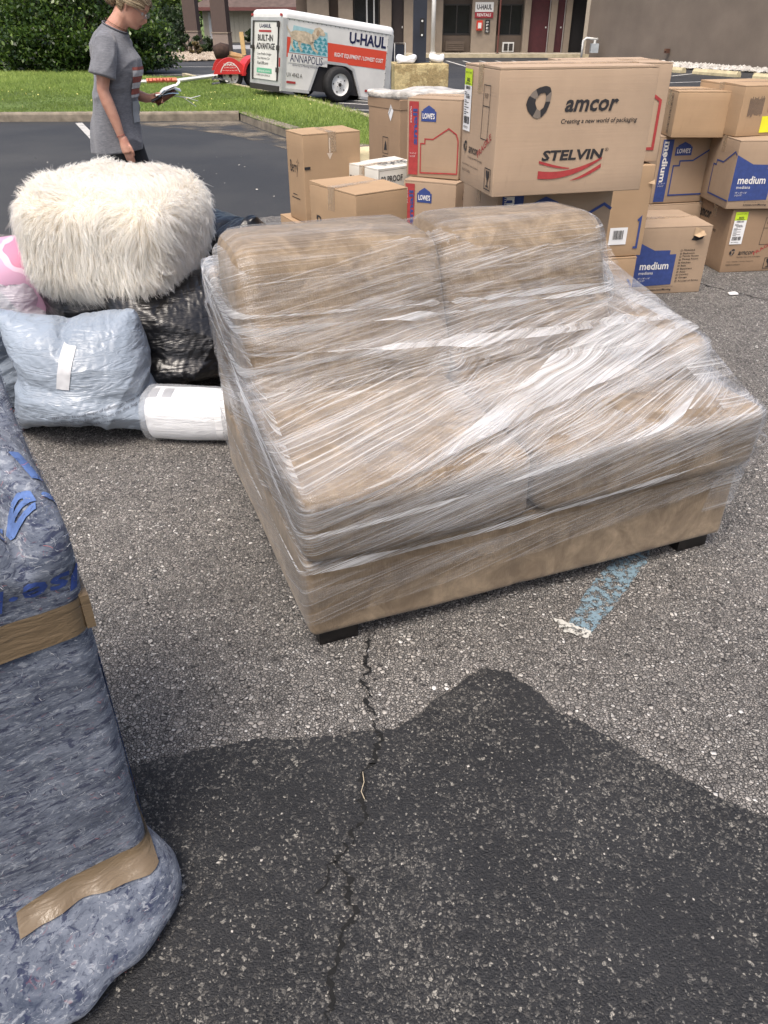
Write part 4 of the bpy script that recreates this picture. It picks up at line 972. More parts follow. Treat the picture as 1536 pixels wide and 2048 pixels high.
def carton(label, x, y, z, yaw, wr, wl, h, mat, tape='x', group='moving cartons stacked on the tarmac', flaps=True, warp=.003):
    """near vertical edge at (x,y); wr along the right-hand face, wl along the left-hand face"""
    BOXN[0] += 1; sd = BOXN[0]; rs = random.Random(sd)
    t = thing('carton', label, 'carton', (x,y,z), yaw, group)
    V, F = rbox((0,0,.001), (wr,wl,h-.006), .004, 7, 2)
    B = V/np.array([wr,wl,h]); bul = (np.clip(1-(2*B-1)**2, 0, 1)); 
    V = V.copy()
    for a, (i, j) in enumerate(((1,2),(0,2),(0,1))):
        k = bul[:,i]*bul[:,j]; V[:,a] += np.sign(B[:,a]-.5)*k*warp*(1 if a < 2 else 0)
    link('box_body', mesh(V, F, False), mat, t)
    if flaps:
        g = .003; th = .004; sag = rs.uniform(.0, .004)
        if tape == 'x':
            a = [(0,0,wr,wl/2-g),(0,wl/2+g,wr,wl)]
        else: a = [(0,0,wr/2-g,wl),(wr/2+g,0,wr,wl)]
        for k, (x0,y0,x1,y1) in enumerate(a):
            dz = [rs.uniform(0,.009)**1.0 for _ in range(4)]; z0 = h-.005
            Vf = [(x0,y0,z0),(x1,y0,z0),(x1,y1,z0),(x0,y1,z0),(x0,y0,z0+th+dz[0]*.3),(x1,y0,z0+th+dz[1]*.3),(x1,y1,z0+th+dz[2]),(x0,y1,z0+th+dz[3])]
            MB().add(Vf, [(0,3,2,1),(4,5,6,7),(0,1,5,4),(1,2,6,5),(2,3,7,6),(3,0,4,7)]).build('top_flap', mat, t)
        tp = MB(); w = .026; zt = h+.0045
        if tape == 'x': tp.box(-.003,wl/2-w,zt-.002,wr+.003,wl/2+w,zt+.001).box(-.0036,wl/2-w,h-.09,-.0026,wl/2+w,zt).box(wr+.0026,wl/2-w,h-.09,wr+.0036,wl/2+w,zt)
        else: tp.box(wr/2-w,-.003,zt-.002,wr/2+w,wl+.003,zt+.001).box(wr/2-w,-.0036,h-.10,wr/2+w,-.0026,zt).box(wr/2-w,wl+.0026,h-.09,wr/2+w,wl+.0036,zt)
        tp.build('packing_tape', TAPE, t)
    t['dims'] = (wr, wl, h); return t
def FR(t): return frame((0,0,0),(1,0,0),(0,0,1))
def FL(t): return frame((0,t['dims'][1],0),(0,-1,0),(0,0,1))
def barcode(fr, x, y, w, h, parent, seed=1, vertical=False):
    rs = random.Random(seed); q = []; c = 0
    L = h if vertical else w
    while c < L:
        b = rs.choice((.0015,.003,.0045)); 
        q.append(rect(x, y+c, x+w, min(y+c+b, y+h)) if vertical else rect(x+c, y, min(x+c+b, x+w), y+h)); c += b+rs.choice((.0015,.003))
    return polys(fr, q, INK, parent, 'barcode', LIFT+.002)
def ship_label(fr, x, y, w, h, parent):
    poly(fr, rect(x,y,x+w,y+h*.74), PAPER, parent, 'shipping_label', LIFT+.001); poly(fr, rect(x,y+h*.74,x+w,y+h), LIME, parent, 'lime_label', LIFT+.001)
    L2 = LIFT+.002
    text(fr,'3652',x+w*.3,y+h*.80,w*.42,h*.06,INK,parent,bold=.03,lift=L2); text(fr,'PRODUCT LABEL',x+w*.1,y+h*.93,w*.8,h*.025,INK,parent,lift=L2)
    polys(fr,[rect(x+w*.15,y+h*.76,x+w*.85,y+h*.77),rect(x+w*.15,y+h*.78,x+w*.7,y+h*.787)],INK,parent,'printed_line',L2)
    barcode(fr,x+w*.2,y+h*.68,w*.6,h*.05,parent,3); barcode(fr,x+w*.25,y+h*.53,w*.55,h*.05,parent,4); barcode(fr,x+w*.12,y+h*.12,w*.75,h*.12,parent,5)
    polys(fr,[rect(x+w*.1,y+h*k,x+w*(.4+.3*(i%2)),y+h*(k+.012)) for i,k in enumerate((.62,.59,.49,.46,.42,.38,.34,.30,.27))],INK,parent,'printed_line',L2)
    text(fr,'98104923',x+w*.1,y+h*.04,w*.6,h*.04,INK,parent,lift=L2)
def lowes_logo(fr, x, y, w, h, parent):
    poly(fr, [(x,y),(x+w,y),(x+w,y+h*.62),(x+w*.9,y+h*.66),(x+w*.9,y+h*.74),(x+w*.5,y+h),(x+w*.12,y+h*.74),(x+w*.12,y+h*.66),(x,y+h*.62)], INKB, parent, 'store_logo')
    text(fr,"LOWE'S",x+w*.1,y+h*.16,w*.8,h*.36,INKW,parent,bold=.025,lift=LIFT+.0015)
def lowes_A(t, fr, W_, H_, kind='medium', down=False, stripe=True, outline=True):
    """stripe, store logo and house outline"""
    ink = INKR if kind == 'small' else INKB
    if stripe:
        sx0, sx1 = (.04*W_, .22*W_); poly(fr, rect(sx0,.03*H_,sx1,.96*H_), ink, t, 'printed_stripe')
        big, sub = (('small','pequeña') if kind == 'small' else ('medium','mediana'))
        if not down:   # reads upward
            text(fr,big,.20*W_,.42*H_,.45*H_,.085*W_,INKB if kind == 'small' else INKW,t,bold=.03,rot=90,lift=LIFT+.0015)
            text(fr,sub,.095*W_,.70*H_,.2*H_,.032*W_,INKW,t,rot=90,lift=LIFT+.0015)
        else:
            text(fr,big,.075*W_,.93*H_,.60*H_,.095*W_,INKW,t,bold=.03,rot=-90,lift=LIFT+.0015)
            text(fr,sub,.055*W_,.93*H_,.20*H_,.03*W_,INKW,t,rot=-90,lift=LIFT+.0015)
        text(fr,'16" x 12" x 12"' if kind == 'small' else '18" x 18" x 16"',.07*W_,.30*H_,.12*W_,.02*H_,INKW,t,lift=LIFT+.0015); text(fr,'1.5 CU FT' if kind == 'small' else '3 CU FT',.07*W_,.26*H_,.1*W_,.02*H_,INKW,t,lift=LIFT+.0015)
        lowes_logo(fr,.27*W_,.72*H_,.28*W_,.20*H_,t)
    if outline:
        if kind == 'small': pts = [(.97,.50),(.97,.08),(.27,.06),(.27,.44),(.35,.44),(.35,.50),(.50,.50),(.79,.645),(.93,.58)]
        else: pts = [(.999,.79),(.93,.835),(.60,.64),(.38,.64),(.38,.57),(.28,.57),(.28,.125),(.999,.125)]
        polys(fr, strip([(a*W_, b*H_) for a, b in pts], .022*W_, closed=(kind == 'small')), ink, t, 'printed_outline')
def lowes_B(t, fr, W_, H_, peakleft=True):
    poly(fr, [(.0,.125*H_),(.56*W_,.145*H_),(.56*W_,.60*H_),(.47*W_,.60*H_),(.47*W_,.66*H_),(.25*W_,.665*H_),(.0,.80*H_)], INKB, t, 'printed_house')
    text(fr,'medium',.08*W_,.38*H_,.40*W_,.115*H_,INKW,t,bold=.02,lift=LIFT+.0015); text(fr,'mediana',.08*W_,.31*H_,.20*W_,.045*H_,INKW,t,lift=LIFT+.0015); text(fr,'18" x 18" x 16"',.08*W_,.24*H_,.17*W_,.024*H_,INKW,t,lift=LIFT+.0015); text(fr,'3 CU FT',.08*W_,.20*H_,.1*W_,.024*H_,INKW,t,lift=LIFT+.0015)
    for i, s_ in enumerate(['FRAGILE','Bedroom','Family Room','Dining Room','Kitchen','Bath','Basement','Attic','Laundry','Garage','A Load of Bricks']):
        y = (.64-.046*i)*H_; polys(fr, strip([(.615*W_,y),(.635*W_,y),(.635*W_,y+.02*H_),(.615*W_,y+.02*H_)], .002, True), INK, t, 'tick_box'); V_, F_ = text_mesh(s_, .012, 0)
        text(fr,s_,.655*W_,y,V_[:,0].max()*.043*W_,.026*H_*(1.2 if 'y' in s_ or 'g' in s_ else 1),INK,t,bold=.012)
    text(fr,'For more moving information visit',.24*W_,.10*H_,.36*W_,.02*H_,INK,t); text(fr,'Lowes.com/Moving',.24*W_,.045*H_,.34*W_,.04*H_,INK,t,shear=.15,bold=.02)
def amcor_logo(fr, x, y, s, t, L=0):
    out = [(.02,.45),(.08,.64),(.25,.83),(.48,.95),(.75,1.0),(.93,.95),(1.0,.78),(.97,.5),(.86,.22),(.7,.06),(.5,.0),(.33,.06),(.12,.24)]
    inn = [(.38,.48),(.40,.62),(.55,.76),(.72,.80),(.78,.74),(.78,.5),(.72,.34),(.58,.25),(.47,.31)]
    # ring as quads between outer and inner by angle
    def samp(poly_, n, c=(.58,.52)):
        r_ = []
        for i in range(n):
            a_ = 2*math.pi*i/n; d_ = Vector((math.cos(a_), math.sin(a_))); best = 0
            for j in range(len(poly_)):
                A = Vector(poly_[j])-Vector(c); B = Vector(poly_[(j+1) % len(poly_)])-Vector(c); E_ = B-A; den = d_.x*E_.y-d_.y*E_.x
                if abs(den) < 1e-9: continue
                tt = (A.x*E_.y-A.y*E_.x)/den; ss = (A.x*d_.y-A.y*d_.x)/den
                if tt > 0 and -1e-6 <= ss <= 1+1e-6: best = max(best, tt)
            r_.append((c[0]+d_.x*best, c[1]+d_.y*best))
        return r_
    O = samp(out, 48); I = samp(inn, 48); q = []; q2 = []
    for i in range(48):
        j = (i+1) % 48; quad = [(x+I[i][0]*s*.93, y+I[i][1]*s), (x+I[j][0]*s*.93, y+I[j][1]*s), (x+O[j][0]*s*.93, y+O[j][1]*s), (x+O[i][0]*s*.93, y+O[i][1]*s)]
        (q2 if i % 16 in (0,1,2,3,4) else q).append(quad[::-1])
    polys(fr, q, INK, t, 'maker_logo'); [polys(fr, q2[k:k+5], flat('faded_grey_ink', (.17,.14,.115), .7), t, 'maker_logo_shade') for k in (0,5,10)]
def curve_band(fr, f0, f1, x0, x1, t, n=14):
    q = []
    for i in range(n):
        a = x0+(x1-x0)*i/n; b = x0+(x1-x0)*(i+1)/n; q.append([(a,f0(a)),(b,f0(b)),(b,f1(b)),(a,f1(a))])
    polys(fr, q, INKR, t, 'printed_swoosh')
def amcor_end(t, fr, W_, H_):
    polys(fr, strip([(.60*W_,.44*H_),(.78*W_,.44*H_),(.80*W_,.86*H_),(.62*W_,.86*H_)], .003, True)+strip([(.61*W_,.70*H_),(.79*W_,.70*H_)], .003), INK, t, 'printed_frame')
    text(fr,'INSP',.655*W_,.76*H_,.09*W_,.04*H_,INK,t)
    ship_label(fr,.05*W_,.46*H_,.22*W_,.50*H_,t)
    amcor_logo(fr,.09*W_,.28*H_,.10*W_ if W_ > .4 else .042,t); text(fr,'amcor',.26*W_,.285*H_,.28*W_,.055*H_,INK,t,bold=.012,shear=.2)
    text(fr,'FRAGILE',.55*W_,.27*H_,.42*W_,.052*H_,INKR,t,bold=.008,rot=32); text(fr,'Creating a new world of packaging',.24*W_,.235*H_,.44*W_,.025*H_,INK,t)
    text(fr,'Amcor Flexibles Capsules Canada Inc.',.08*W_,.165*H_,.5*W_,.022*H_,INK,t); text(fr,'MADE IN CANADA',.08*W_,.115*H_,.26*W_,.022*H_,INK,t)
    polys(fr, strip([(.78*W_,.05*H_),(.94*W_,.05*H_),(.94*W_,.22*H_),(.78*W_,.22*H_)], .004, True), INK, t, 'printed_frame')
    glassp = [(.82,.07),(.90,.07),(.90,.078),(.868,.085),(.868,.125),(.90,.16),(.905,.205),(.87,.205),(.875,.17),(.858,.205),(.815,.205),(.82,.16),(.852,.125),(.852,.085),(.82,.078)]
    poly(fr, [(a*W_, b*H_) for a, b in glassp], INK, t, 'fragile_glass_mark')

# -- the big one on top
b7 = carton('big carton printed amcor and STELVIN, on top of the middle stack', .406,3.08,.918, 14.4, .62,.366,.425, CK3, 'x')
f = FR(b7); w, l, h = b7['dims']
amcor_logo(f,.165*w,.62*h,.105,b7); text(f,'amcor',.415*w,.665*h,.345*w,.095*h,INK,b7,bold=.025,shear=.22); text(f,'Creating a new world of packaging',.40*w,.565*h,.50*w,.048*h,INK,b7,bold=.012,shear=.2)
text(f,'STELVIN',.30*w,.285*h,.405*w,.085*h,INK,b7,bold=.035,shear=.12); text(f,'®',.712*w,.345*h,.025*w,.03*h,INK,b7)
curve_band(f, lambda a: h*(.215+.05*((.47*w-a)/(.18*w))**1.6 if a < .47*w else .215), lambda a: h*(.222+.065*max(0,(.49*w-a)/(.2*w))**1.3), .285*w,.49*w,b7)
curve_band(f, lambda a: h*(.135+.15*((a-.36*w)/(.34*w))**2), lambda a: h*(.165+.03+.125*((a-.36*w)/(.34*w))**2-.02*((a-.36*w)/(.34*w))), .285*w,.70*w,b7)
curve_band(f, lambda a: h*(.115+.10*((a-.5*w)/(.2*w))**1.8), lambda a: h*(.117+.13*((a-.5*w)/(.2*w))**1.3), .503*w,.70*w,b7)
amcor_end(b7, FL(b7), l, h)
# -- under it
b9 = carton('medium carton with blue house outline directly under the big amcor carton', .455,3.27,.462, 12, .50,.457,.455, CK1, 'x')
lowes_A(b9, FR(b9), .50, .455, 'medium', down=True)
b9b = carton('carton at the bottom of the middle stack, mostly behind the sofa back', .46,3.29,.0, 12, .50,.457,.458, CK4, 'x')
# -- stack just behind right
b10 = carton('carton with white barcode label behind the middle stack', .90,4.17,.40, 11, .50,.46,.46, CK2, 'x', flaps=False)
f = FR(b10); w, l, h = b10['dims']
poly(f, rect(.60*w,.14*h,.80*w,.33*h), PAPER, b10, 'barcode_label'); barcode(f,.64*w,.20*h,.12*w,.10*h,b10,8)
polys(f, strip([(.90*w,.40*h),(.93*w,.43*h),(.93*w,.10*h),(.89*w,.10*h)], .012), INKB, b10, 'printed_bracket')
MB().add([(w-.03,-.004,.80*h),(w+.002,-.02,.79*h),(w+.002,-.012,.84*h),(w-.03,-.0035,.80*h)],[(0,1,2)]).build('torn_tab', inner, b10, fix=False)
b10c = carton('brown carton on the ground under the one with the barcode label', .86,4.15,.0, 11, .52,.46,.395, CK2, 'x')
f = FR(b10c); polys(f, strip([(.97*.52,.05),(.97*.52,.25),(.93*.52,.28)], .012), INKB, b10c, 'printed_outline')
b8 = carton('wide carton with a red bar on top of the stack behind the amcor carton', .90,4.24,.865, 6, .50,.42,.44, CK3, 'x')
f = FR(b8); w, l, h = b8['dims']; poly(f, rect(.04*w,.82*h,.26*w,.93*h), INKR, b8, 'printed_bar'); poly(f,[(.4*w,.85*h),(.52*w,.93*h),(.6*w,.85*h)],INKB,b8,'printed_roof')
polys(f, strip([(.86*w,.68*h),(.93*w,.63*h),(.93*w,.14*h),(.86*w,.14*h)], .014), INKR, b8, 'printed_bracket')
b8b = carton('carton with a blue edge just behind the one with the red bar', .96,4.70,.82, 4, .56,.42,.45, CK1, 'x')
polys(FR(b8b), strip([(.545,.30),(.545,.02)], .02), INKB, b8b, 'printed_outline'); 
b8c = carton('carton low in the back stack behind the barcode carton', .95,4.72,.0, 4, .52,.40,.815, CK1, 'x')
# -- front medium on the ground at the right
b15 = carton('torn medium carton on the ground with the room checklist, right of the sofa', 1.556,4.856,0, 8.5, .474,.462,.411, CK1, 'x')
f = FR(b15); w, l, h = b15['dims']; lowes_B(b15, f, w, h)
poly(f, [(.73*w,.80*h),(.76*w,.86*h),(.82*w,.845*h),(.90*w,.86*h),(.88*w,.81*h),(.80*w,.79*h)], blk, b15, 'torn_hole', LIFT)
MB().add([(.76*w,-.004,.99*h),(.75*w,-.006,.87*h),(.80*w,-.03,.85*h),(.89*w,-.035,.885*h),(.87*w,-.012,.94*h)],[(0,1,2,3,4)]).build('torn_flap', inner, b15, fix=False)
# -- right-hand stacks
b14 = carton('plain carton on the ground behind the checklist carton', 1.80,5.66,0, 13, .47,.44,.38, CK3, 'x')
b13 = carton('medium carton with store logo and blue stripe, middle of the inner right stack', 1.86,5.69,.385, 13, .445,.457,.425, CK1, 'x')
lowes_A(b13, FR(b13), .445, .425, 'medium', down=True)
b12 = carton('plain tan carton with a row of pictograms, top of the inner right stack', 1.891,5.60,.815, 0, .375,.30,.27, CK2, 'x')
f = FL(b12)
for i in range(6):
    y = .02+.04*i; polys(f, strip([(.19,y),(.225,y),(.225,y+.03),(.19,y+.03)], .002, True), INK, b12, 'printed_frame'); poly(f, [(.197,y+.006),(.218,y+.008),(.208,y+.024)], INK, b12, 'pictogram')
b18 = carton('amcor carton with lime shipping label on the ground at the right edge', 2.315,5.36,0, 8, .40,.44,.415, CK4, 'x')
amcor_end(b18, FR(b18), .40, .415)
text(FL(b18),'amcor',.02,.30,.16,.05,INK,b18,bold=.03,shear=.2); text(FL(b18),'Creating a new world of packaging',-.12+.14,.235,.26,.024,INK,b18,shear=.2)
b17 = carton('medium carton with filled blue house, middle of the outermost right stack', 2.25,5.34,.42, 3, .457,.43,.41, CK1, 'x')
lowes_B(b17, FR(b17), .457, .41); lowes_A(b17, FL(b17), .43, .41, 'medium', stripe=False)
b16 = carton('brown carton with a square yellow sticker, top of the outermost right stack', 2.265,5.48,.835, 17, .45,.46,.29, CK2, 'x')
f = FR(b16); poly(f, rect(.17,.02,.255,.115), YEL, b16, 'yellow_sticker'); polys(f, strip([(.2,.14),(.4,.14),(.4,.27),(.2,.27)], .002, True), flat('faded_brown_ink', (.16,.09,.05), .8), b16, 'printed_frame')
rs = random.Random(3); polys(f, [rect(.05+.008*i, .11+rs.uniform(0,.02), .055+.008*i, .23-rs.uniform(0,.02)) for i in range(14)], flat('smudged_ink', (.12,.09,.075), .8), b16, 'smudged_stamp')
# -- small red ones
for nm, z, x, y, yaw in (('upper of the two small red-striped cartons left of the big amcor carton', .715,.417,4.65,0),('small carton with red stripe, lower one of the pair left of the amcor carton', .31,.40,4.56,0)):
    # near edge is the right one: build from the left corner instead
    a = rad(-25.8); bx = carton(nm, x-.319*math.cos(a), y-.319*math.sin(a), z, -25.8, .319,.305,.40, CK1, 'x')
    lowes_A(bx, FR(bx), .319, .40, 'small')
    if z < .5: text(frame((.319,0,0),(0,1,0),(0,0,1)),'For the full range visit',.10,.33,.17,.018,INK,bx); text(frame((.319,0,0),(0,1,0),(0,0,1)),"Lowes.com/Moving",.10,.295,.17,.026,INK,bx,bold=.02)
carton('carton at the foot of the red-striped pair, hidden low behind the sofa', .12,4.70,0, -25.8, .33,.32,.305, CK4, 'y')
# -- tall worn one
b4 = carton('tall brown carton with crumpled open top and a white diamond label', .114,6.11,0, 33, .62,.42,1.0, CK4, 'x', flaps=False)
f = FL(b4); w, l, h = b4['dims']
for z0 in (.63,.50): polys(f, strip([(.20,z0),(.27,z0),(.27,z0+.11),(.20,z0+.11)], .004, True), INK, b4, 'printed_frame'); poly(f, [(.215,z0+.02),(.255,z0+.025),(.25,z0+.06),(.235,z0+.09),(.225,z0+.06)], INK, b4, 'pictogram')
poly(f, [(.27,.90),(.305,.96),(.34,.92),(.305,.85)], PAPER, b4, 'diamond_label'); text(f,'FRAGILE',.285,.885,.05,.015,INK,b4,rot=60,lift=LIFT+.001)
V_, F_ = rbox((-.01,-.01,.985),(w+.01,l+.01,1.035),.02,22); V_ = crumple(V_, .009, 22, 5)
link('crumpled_top', mesh(V_, F_, True), flat('creased_white_film', (.5,.47,.42), .4, var=.4, scale=14, bump=.8, bscale=50), b4)
MB().box(-.004,-.004,.93,w+.004,l+.004,.99).build('folded_flap', CK4, b4)
# -- Berry cartons
def berry(fr, x, y, w, h, t):
    text(fr,'Berry',x,y,w,h,INK,t); cx, cy, s = x+w*1.02, y+h*.95, h*.26
    st = []
    for k in range(4):
        a = k*math.pi/2; b = a+math.pi/4
        st.append([(cx+math.cos(a)*.012*0+math.cos(b)*.004, cy+math.sin(b)*.004),(cx+math.cos(a)*s, cy+math.sin(a)*s),(cx+math.cos(a)*s*.35+math.cos(b)*s*.25, cy+math.sin(a)*s*.35+math.sin(b)*s*.25)])
        b = a-math.pi/4; st.append([(cx+math.cos(b)*.004, cy+math.sin(b)*.004),(cx+math.cos(a)*s*.35+math.cos(b)*s*.25, cy+math.sin(a)*s*.35+math.sin(b)*s*.25),(cx+math.cos(a)*s, cy+math.sin(a)*s)])
    polys(fr, st, INK, t, 'star_mark')
b1 = carton('upright golden carton printed Berry on its narrow left side, leftmost of the stacks', -.465,4.83,.44, 29, .37,.24,.485, CK2, 'y')
berry(FL(b1), .05,.25,.11,.085,b1)
polys(FL(b1), [rect(.07,.145,.13,.15),rect(.05,.125,.17,.13)], INK, b1, 'printed_line'); poly(FR(b1), rect(-.0+.003,.30,.04,.315), INK, b1)
polys(FR(b1), [rect(.165,.37,.172,.46),[(.15,.38),(.187,.38),(.168,.345)]], flat('pale_arrow_tape', (.6,.5,.4), .4), b1, 'tape_arrow')
carton('golden carton on the ground under the leftmost Berry carton', -.50,4.80,0, 26, .42,.36,.435, CK2, 'y')
b2 = carton('wide golden carton printed Berry with a star, close behind the sofa back', -.115,3.31,.472, 37, .27,.35,.415, CK2, 'x')
berry(FL(b2), .055,.215,.20,.075,b2)
carton('supporting carton under the wide Berry carton, behind the sofa', -.13,3.30,0, 37, .32,.38,.467, CK4, 'x')
# -- white spirit carton
WH = flat('white_coated_board', (.62,.60,.54), .6, var=.06)
b3 = carton('low white carton printed 80 PROOF between the Berry and red-striped cartons', -.035,4.75,.425, 38, .36,.30,.33, WH, 'x')
f = FR(b3); text(f,'80 PROOF',.02,.255,.16,.035,INK,b3,bold=.02); polys(f, strip([(.006,.006),(.35,.006),(.35,.32),(.006,.32)], .004, True), flat('grey_edge_ink', (.2,.19,.17), .7), b3, 'printed_frame')
polys(FL(b3), [rect(.03+.03*i,.23,.05+.03*i,.27) for i in range(8)], INK, b3, 'cropped_lettering')
text(frame((0,0,.338),(1,0,0),(0,1,0)),'STATE',.08,.05,.2,.07,INK,b3,bold=.03)
carton('carton on the ground under the white 80 PROOF carton', -.05,4.75,0, 38, .38,.32,.415, CK4, 'x')
# ------------------------------------------------------------------ rubbish bags: a flat bag blown up by the cloth solver, then reshaped
def bag_sim(w=.75, h=.66, n=72, frames=22, pressure=12, seed=1):
    rng = random.Random(seed); m = int(n*h/w); V = []; F = []; idx = {}
    for side in (0,1):
        for j in range(m+1):
            for i in range(n+1):
                edge = i in (0,n) or j in (0,m)
                if side and edge: idx[1,i,j] = idx[0,i,j]; continue
                idx[side,i,j] = len(V); V.append(((i/n-.5)*w, (.012 if side else -.012)*(0 if edge else 1)+rng.uniform(-1,1)*.002, (j/m)*h))
    for side in (0,1):
        for j in range(m):
            for i in range(n):
                q = [idx[side,i,j],idx[side,i+1,j],idx[side,i+1,j+1],idx[side,i,j+1]]; F.append(q[::-1] if side else q)
    o = link('bag_tmp', mesh(V, F)); fallback = np.array(V)
    try:
        c = o.modifiers.new('c', 'CLOTH'); s = c.settings
        s.quality = 8; s.mass = .02; s.effector_weights.gravity = 0; s.use_pressure = True; s.uniform_pressure_force = pressure
        s.tension_stiffness = 200; s.compression_stiffness = 60; s.shear_stiffness = 40; s.bending_stiffness = .005; s.tension_damping = 20; s.air_damping = 2; s.bending_damping = .3
        c.point_cache.frame_start = 1; c.point_cache.frame_end = frames+1
        for f_ in range(1, frames+1): S.frame_set(f_)
        dg = bpy.context.evaluated_depsgraph_get(); e_ = o.evaluated_get(dg); mm = e_.to_mesh(); co = getco(mm).copy(); e_.to_mesh_clear()
    except Exception as ex:
        print('cloth failed', ex); co = fallback
    bpy.data.objects.remove(o); S.frame_set(1)
    # subdivide once for finer creases
    me = mesh(co, F); t_ = link('bag_tmp', me); sb = t_.modifiers.new('s', 'SUBSURF'); sb.levels = 1; sb.render_levels = 1
    dg = bpy.context.evaluated_depsgraph_get(); mm = bpy.data.meshes.new_from_object(t_.evaluated_get(dg)); co2 = getco(mm).copy()
    F2 = np.array([tuple(p_.vertices) for p_ in mm.polygons]); bpy.data.objects.remove(t_)
    co2[:,2] -= co2[:,2].min(); return co2, F2
BAGV, BAGF = bag_sim()
def ridged(P, d, sc, seed, amp):
    """long pulled creases running roughly along d"""
    d = np.array(d, float); d /= np.linalg.norm(d); a = np.cross(d, [0,1,0]); a /= np.linalg.norm(a)
    q = np.stack([(P@a)*sc, (P@d)*sc*.13, P[:,1]*sc*.2], 1); n_ = sn(q+.6*np.stack([sn(P*6, 1, seed+7)]*3, 1), 1.0, seed)
    m_ = np.clip(.5+.5*sn(P*7, 1, seed+3), 0, 1); return amp*(1-np.abs(n_))**2*m_
def plastic(name, col, rough, alpha=None, tr=.0, bs=.6):
    m, t, p, o = new_mat(name); n = N(t); v = n.coord(); f = n.noise(v, 3.5, 4)
    n.l(n.mix(n.ramp(f, [(.35, 0), (.65, 1)]), tuple(x*.88 for x in col), tuple(min(1, x*1.1) for x in col)), p.inputs['Base Color'])
    p.inputs['Roughness'].default_value = rough; p.inputs['Specular IOR Level'].default_value = .6
    w_ = n.noise(n.coord((4.5,6,30), rot=(0,rad(20),0)), 1, 3, .45, 2.2); w2 = n.noise(n.coord((7,7,9)), 1, 3, .5, 1.8)
    r1 = n.math('ABSOLUTE', n.math('SUBTRACT', w_, .5)); r2 = n.math('ABSOLUTE', n.math('SUBTRACT', w2, .5))
    n.l(n.bump(n.math('ADD', n.math('MULTIPLY', r1, -1.6), n.math('MULTIPLY', r2, -.8)), bs, .010), p.inputs['Normal'])
    if alpha is not None: p.inputs['Alpha'].default_value = alpha
    return m
GREYP = plastic('grey_bag_plastic', (.25,.295,.355), .34); BLKP = plastic('black_bag_plastic', (.004,.004,.005), .30, bs=.4); CLP = plastic('milky_clear_bag_plastic', (.62,.62,.68), .3, .52)
def bag(name, label, mat, loc, rz, size, lean=0, seed=1, mirror=False, slump=.12, dirs=((.9,0,-.45),(.5,0,.8),(1,0,.1)), amp=.008):
    V = BAGV.copy(); V = V-np.array([0,0,0]); ext = V.max(0)-V.min(0); c = (V.max(0)+V.min(0))/2
    V[:,0] -= c[0]; V[:,1] -= c[1]; V[:,2] -= V[:,2].min(); V = V/ext*np.array(size)
    if mirror: V[:,0] *= -1
    nrm_ = V-np.array([0,0,size[2]*.45]); nrm_ /= np.linalg.norm(nrm_, axis=1, keepdims=True)+1e-9
    for i, d in enumerate(dirs): V = V+nrm_*ridged(V, d, 17+7*i, seed*5+i, amp*1.5)[:,None]
    for i in range(3): V[:,i] += .024*sn(V, 5.5, seed+20+i)
    th_ = V[:,2]/size[2]; V[:,0] *= np.where(V[:,0] > 0, 1-.30*np.clip(th_, 0, 1)**2.6, 1+.07*(1-np.clip(th_, 0, 1))**2); V[:,2] *= 1-.10*np.clip(V[:,0]/size[0]*2, 0, 1)**2
    zz = V[:,2]/size[2]+.10*V[:,0]/size[0]+.06*sn(V, 4, seed+31); wst = 1-.075*np.exp(-((zz-.50)/.07)**2)+.07*np.exp(-((zz-.30)/.14)**2)+.05*np.exp(-((zz-.75)/.12)**2); V[:,1] *= wst; V[:,0] *= .5+.5*wst
    # weight: lower part bulges and flattens on the ground
    z = V[:,2]/size[2]; V[:,1] *= 1+slump*2*np.exp(-((z-.3)/.3)**2); V[:,1] += lean*V[:,2]
    k = .055; V[:,2] = np.where(V[:,2] < k, V[:,2]*.35+k*.65*(V[:,2]/k)**2*1.0, V[:,2]); V[:,2] -= V[:,2].min()
    F = BAGF if not mirror else BAGF[:, ::-1]
    t = thing(name, label, 'bin bag', loc, rz, 'filled rubbish bags heaped left of the sofa')
    o = link('bag_skin', mesh(V, F, True), mat, t); return t, o, V
def bvh_of(o, F=None):
    me = o.data; return BVHTree.FromPolygons([v.co.copy() for v in me.vertices], [tuple(p_.vertices) for p_ in me.polygons])
warn = ['WARNING: To avoid danger of suffocation, keep this plastic bag','away from babies and children. Do not use this bag in cribs, beds,','carriages or playpens. This bag is not a toy.']
ginks = flat('dark_grey_print', (.05,.055,.07), .5)
g1, g1o, V1 = bag('rubbish_bag', 'full pale grey plastic bag with printed warning, nearest to the camera', GREYP, (-1.245,2.99,.0), 4, (.63,.40,.50), .12, 2)
bv = bvh_of(g1o)
for i, s_ in enumerate(warn): decal(bv, text(frame((0,-1,0),(1,0,0),(0,0,1)), s_, -.08, .155-.022*i-(.0), [.40,.40,.24][i], .014, ginks, g1, rot=6), (0,1,0), .003, maxlen=.012)
pp_ = poly(frame((0,-1,0),(1,0,0),(0,0,1)), [(-.05,.27),(.0,.265),(.035,.41),(-.015,.42)], flat('film_veiled_paper', (.5,.51,.53), .5), g1, 'paper_seen_through'); decal(bv, pp_, (0,1,0), .002, maxlen=.012)
g2, g2o, _ = bag('rubbish_bag', 'grey plastic bag cut off by the left photo edge', GREYP, (-1.93,3.25,.0), -8, (.66,.42,.46), .1, 5, True)
p1, p1o, _ = bag('clear_bag', 'milky clear bag showing pink and lime bedding, under the left side of the ottoman', CLP, (-1.86,3.72,.0), 5, (.66,.5,.66), .05, 8)
p1['category'] = 'bag'
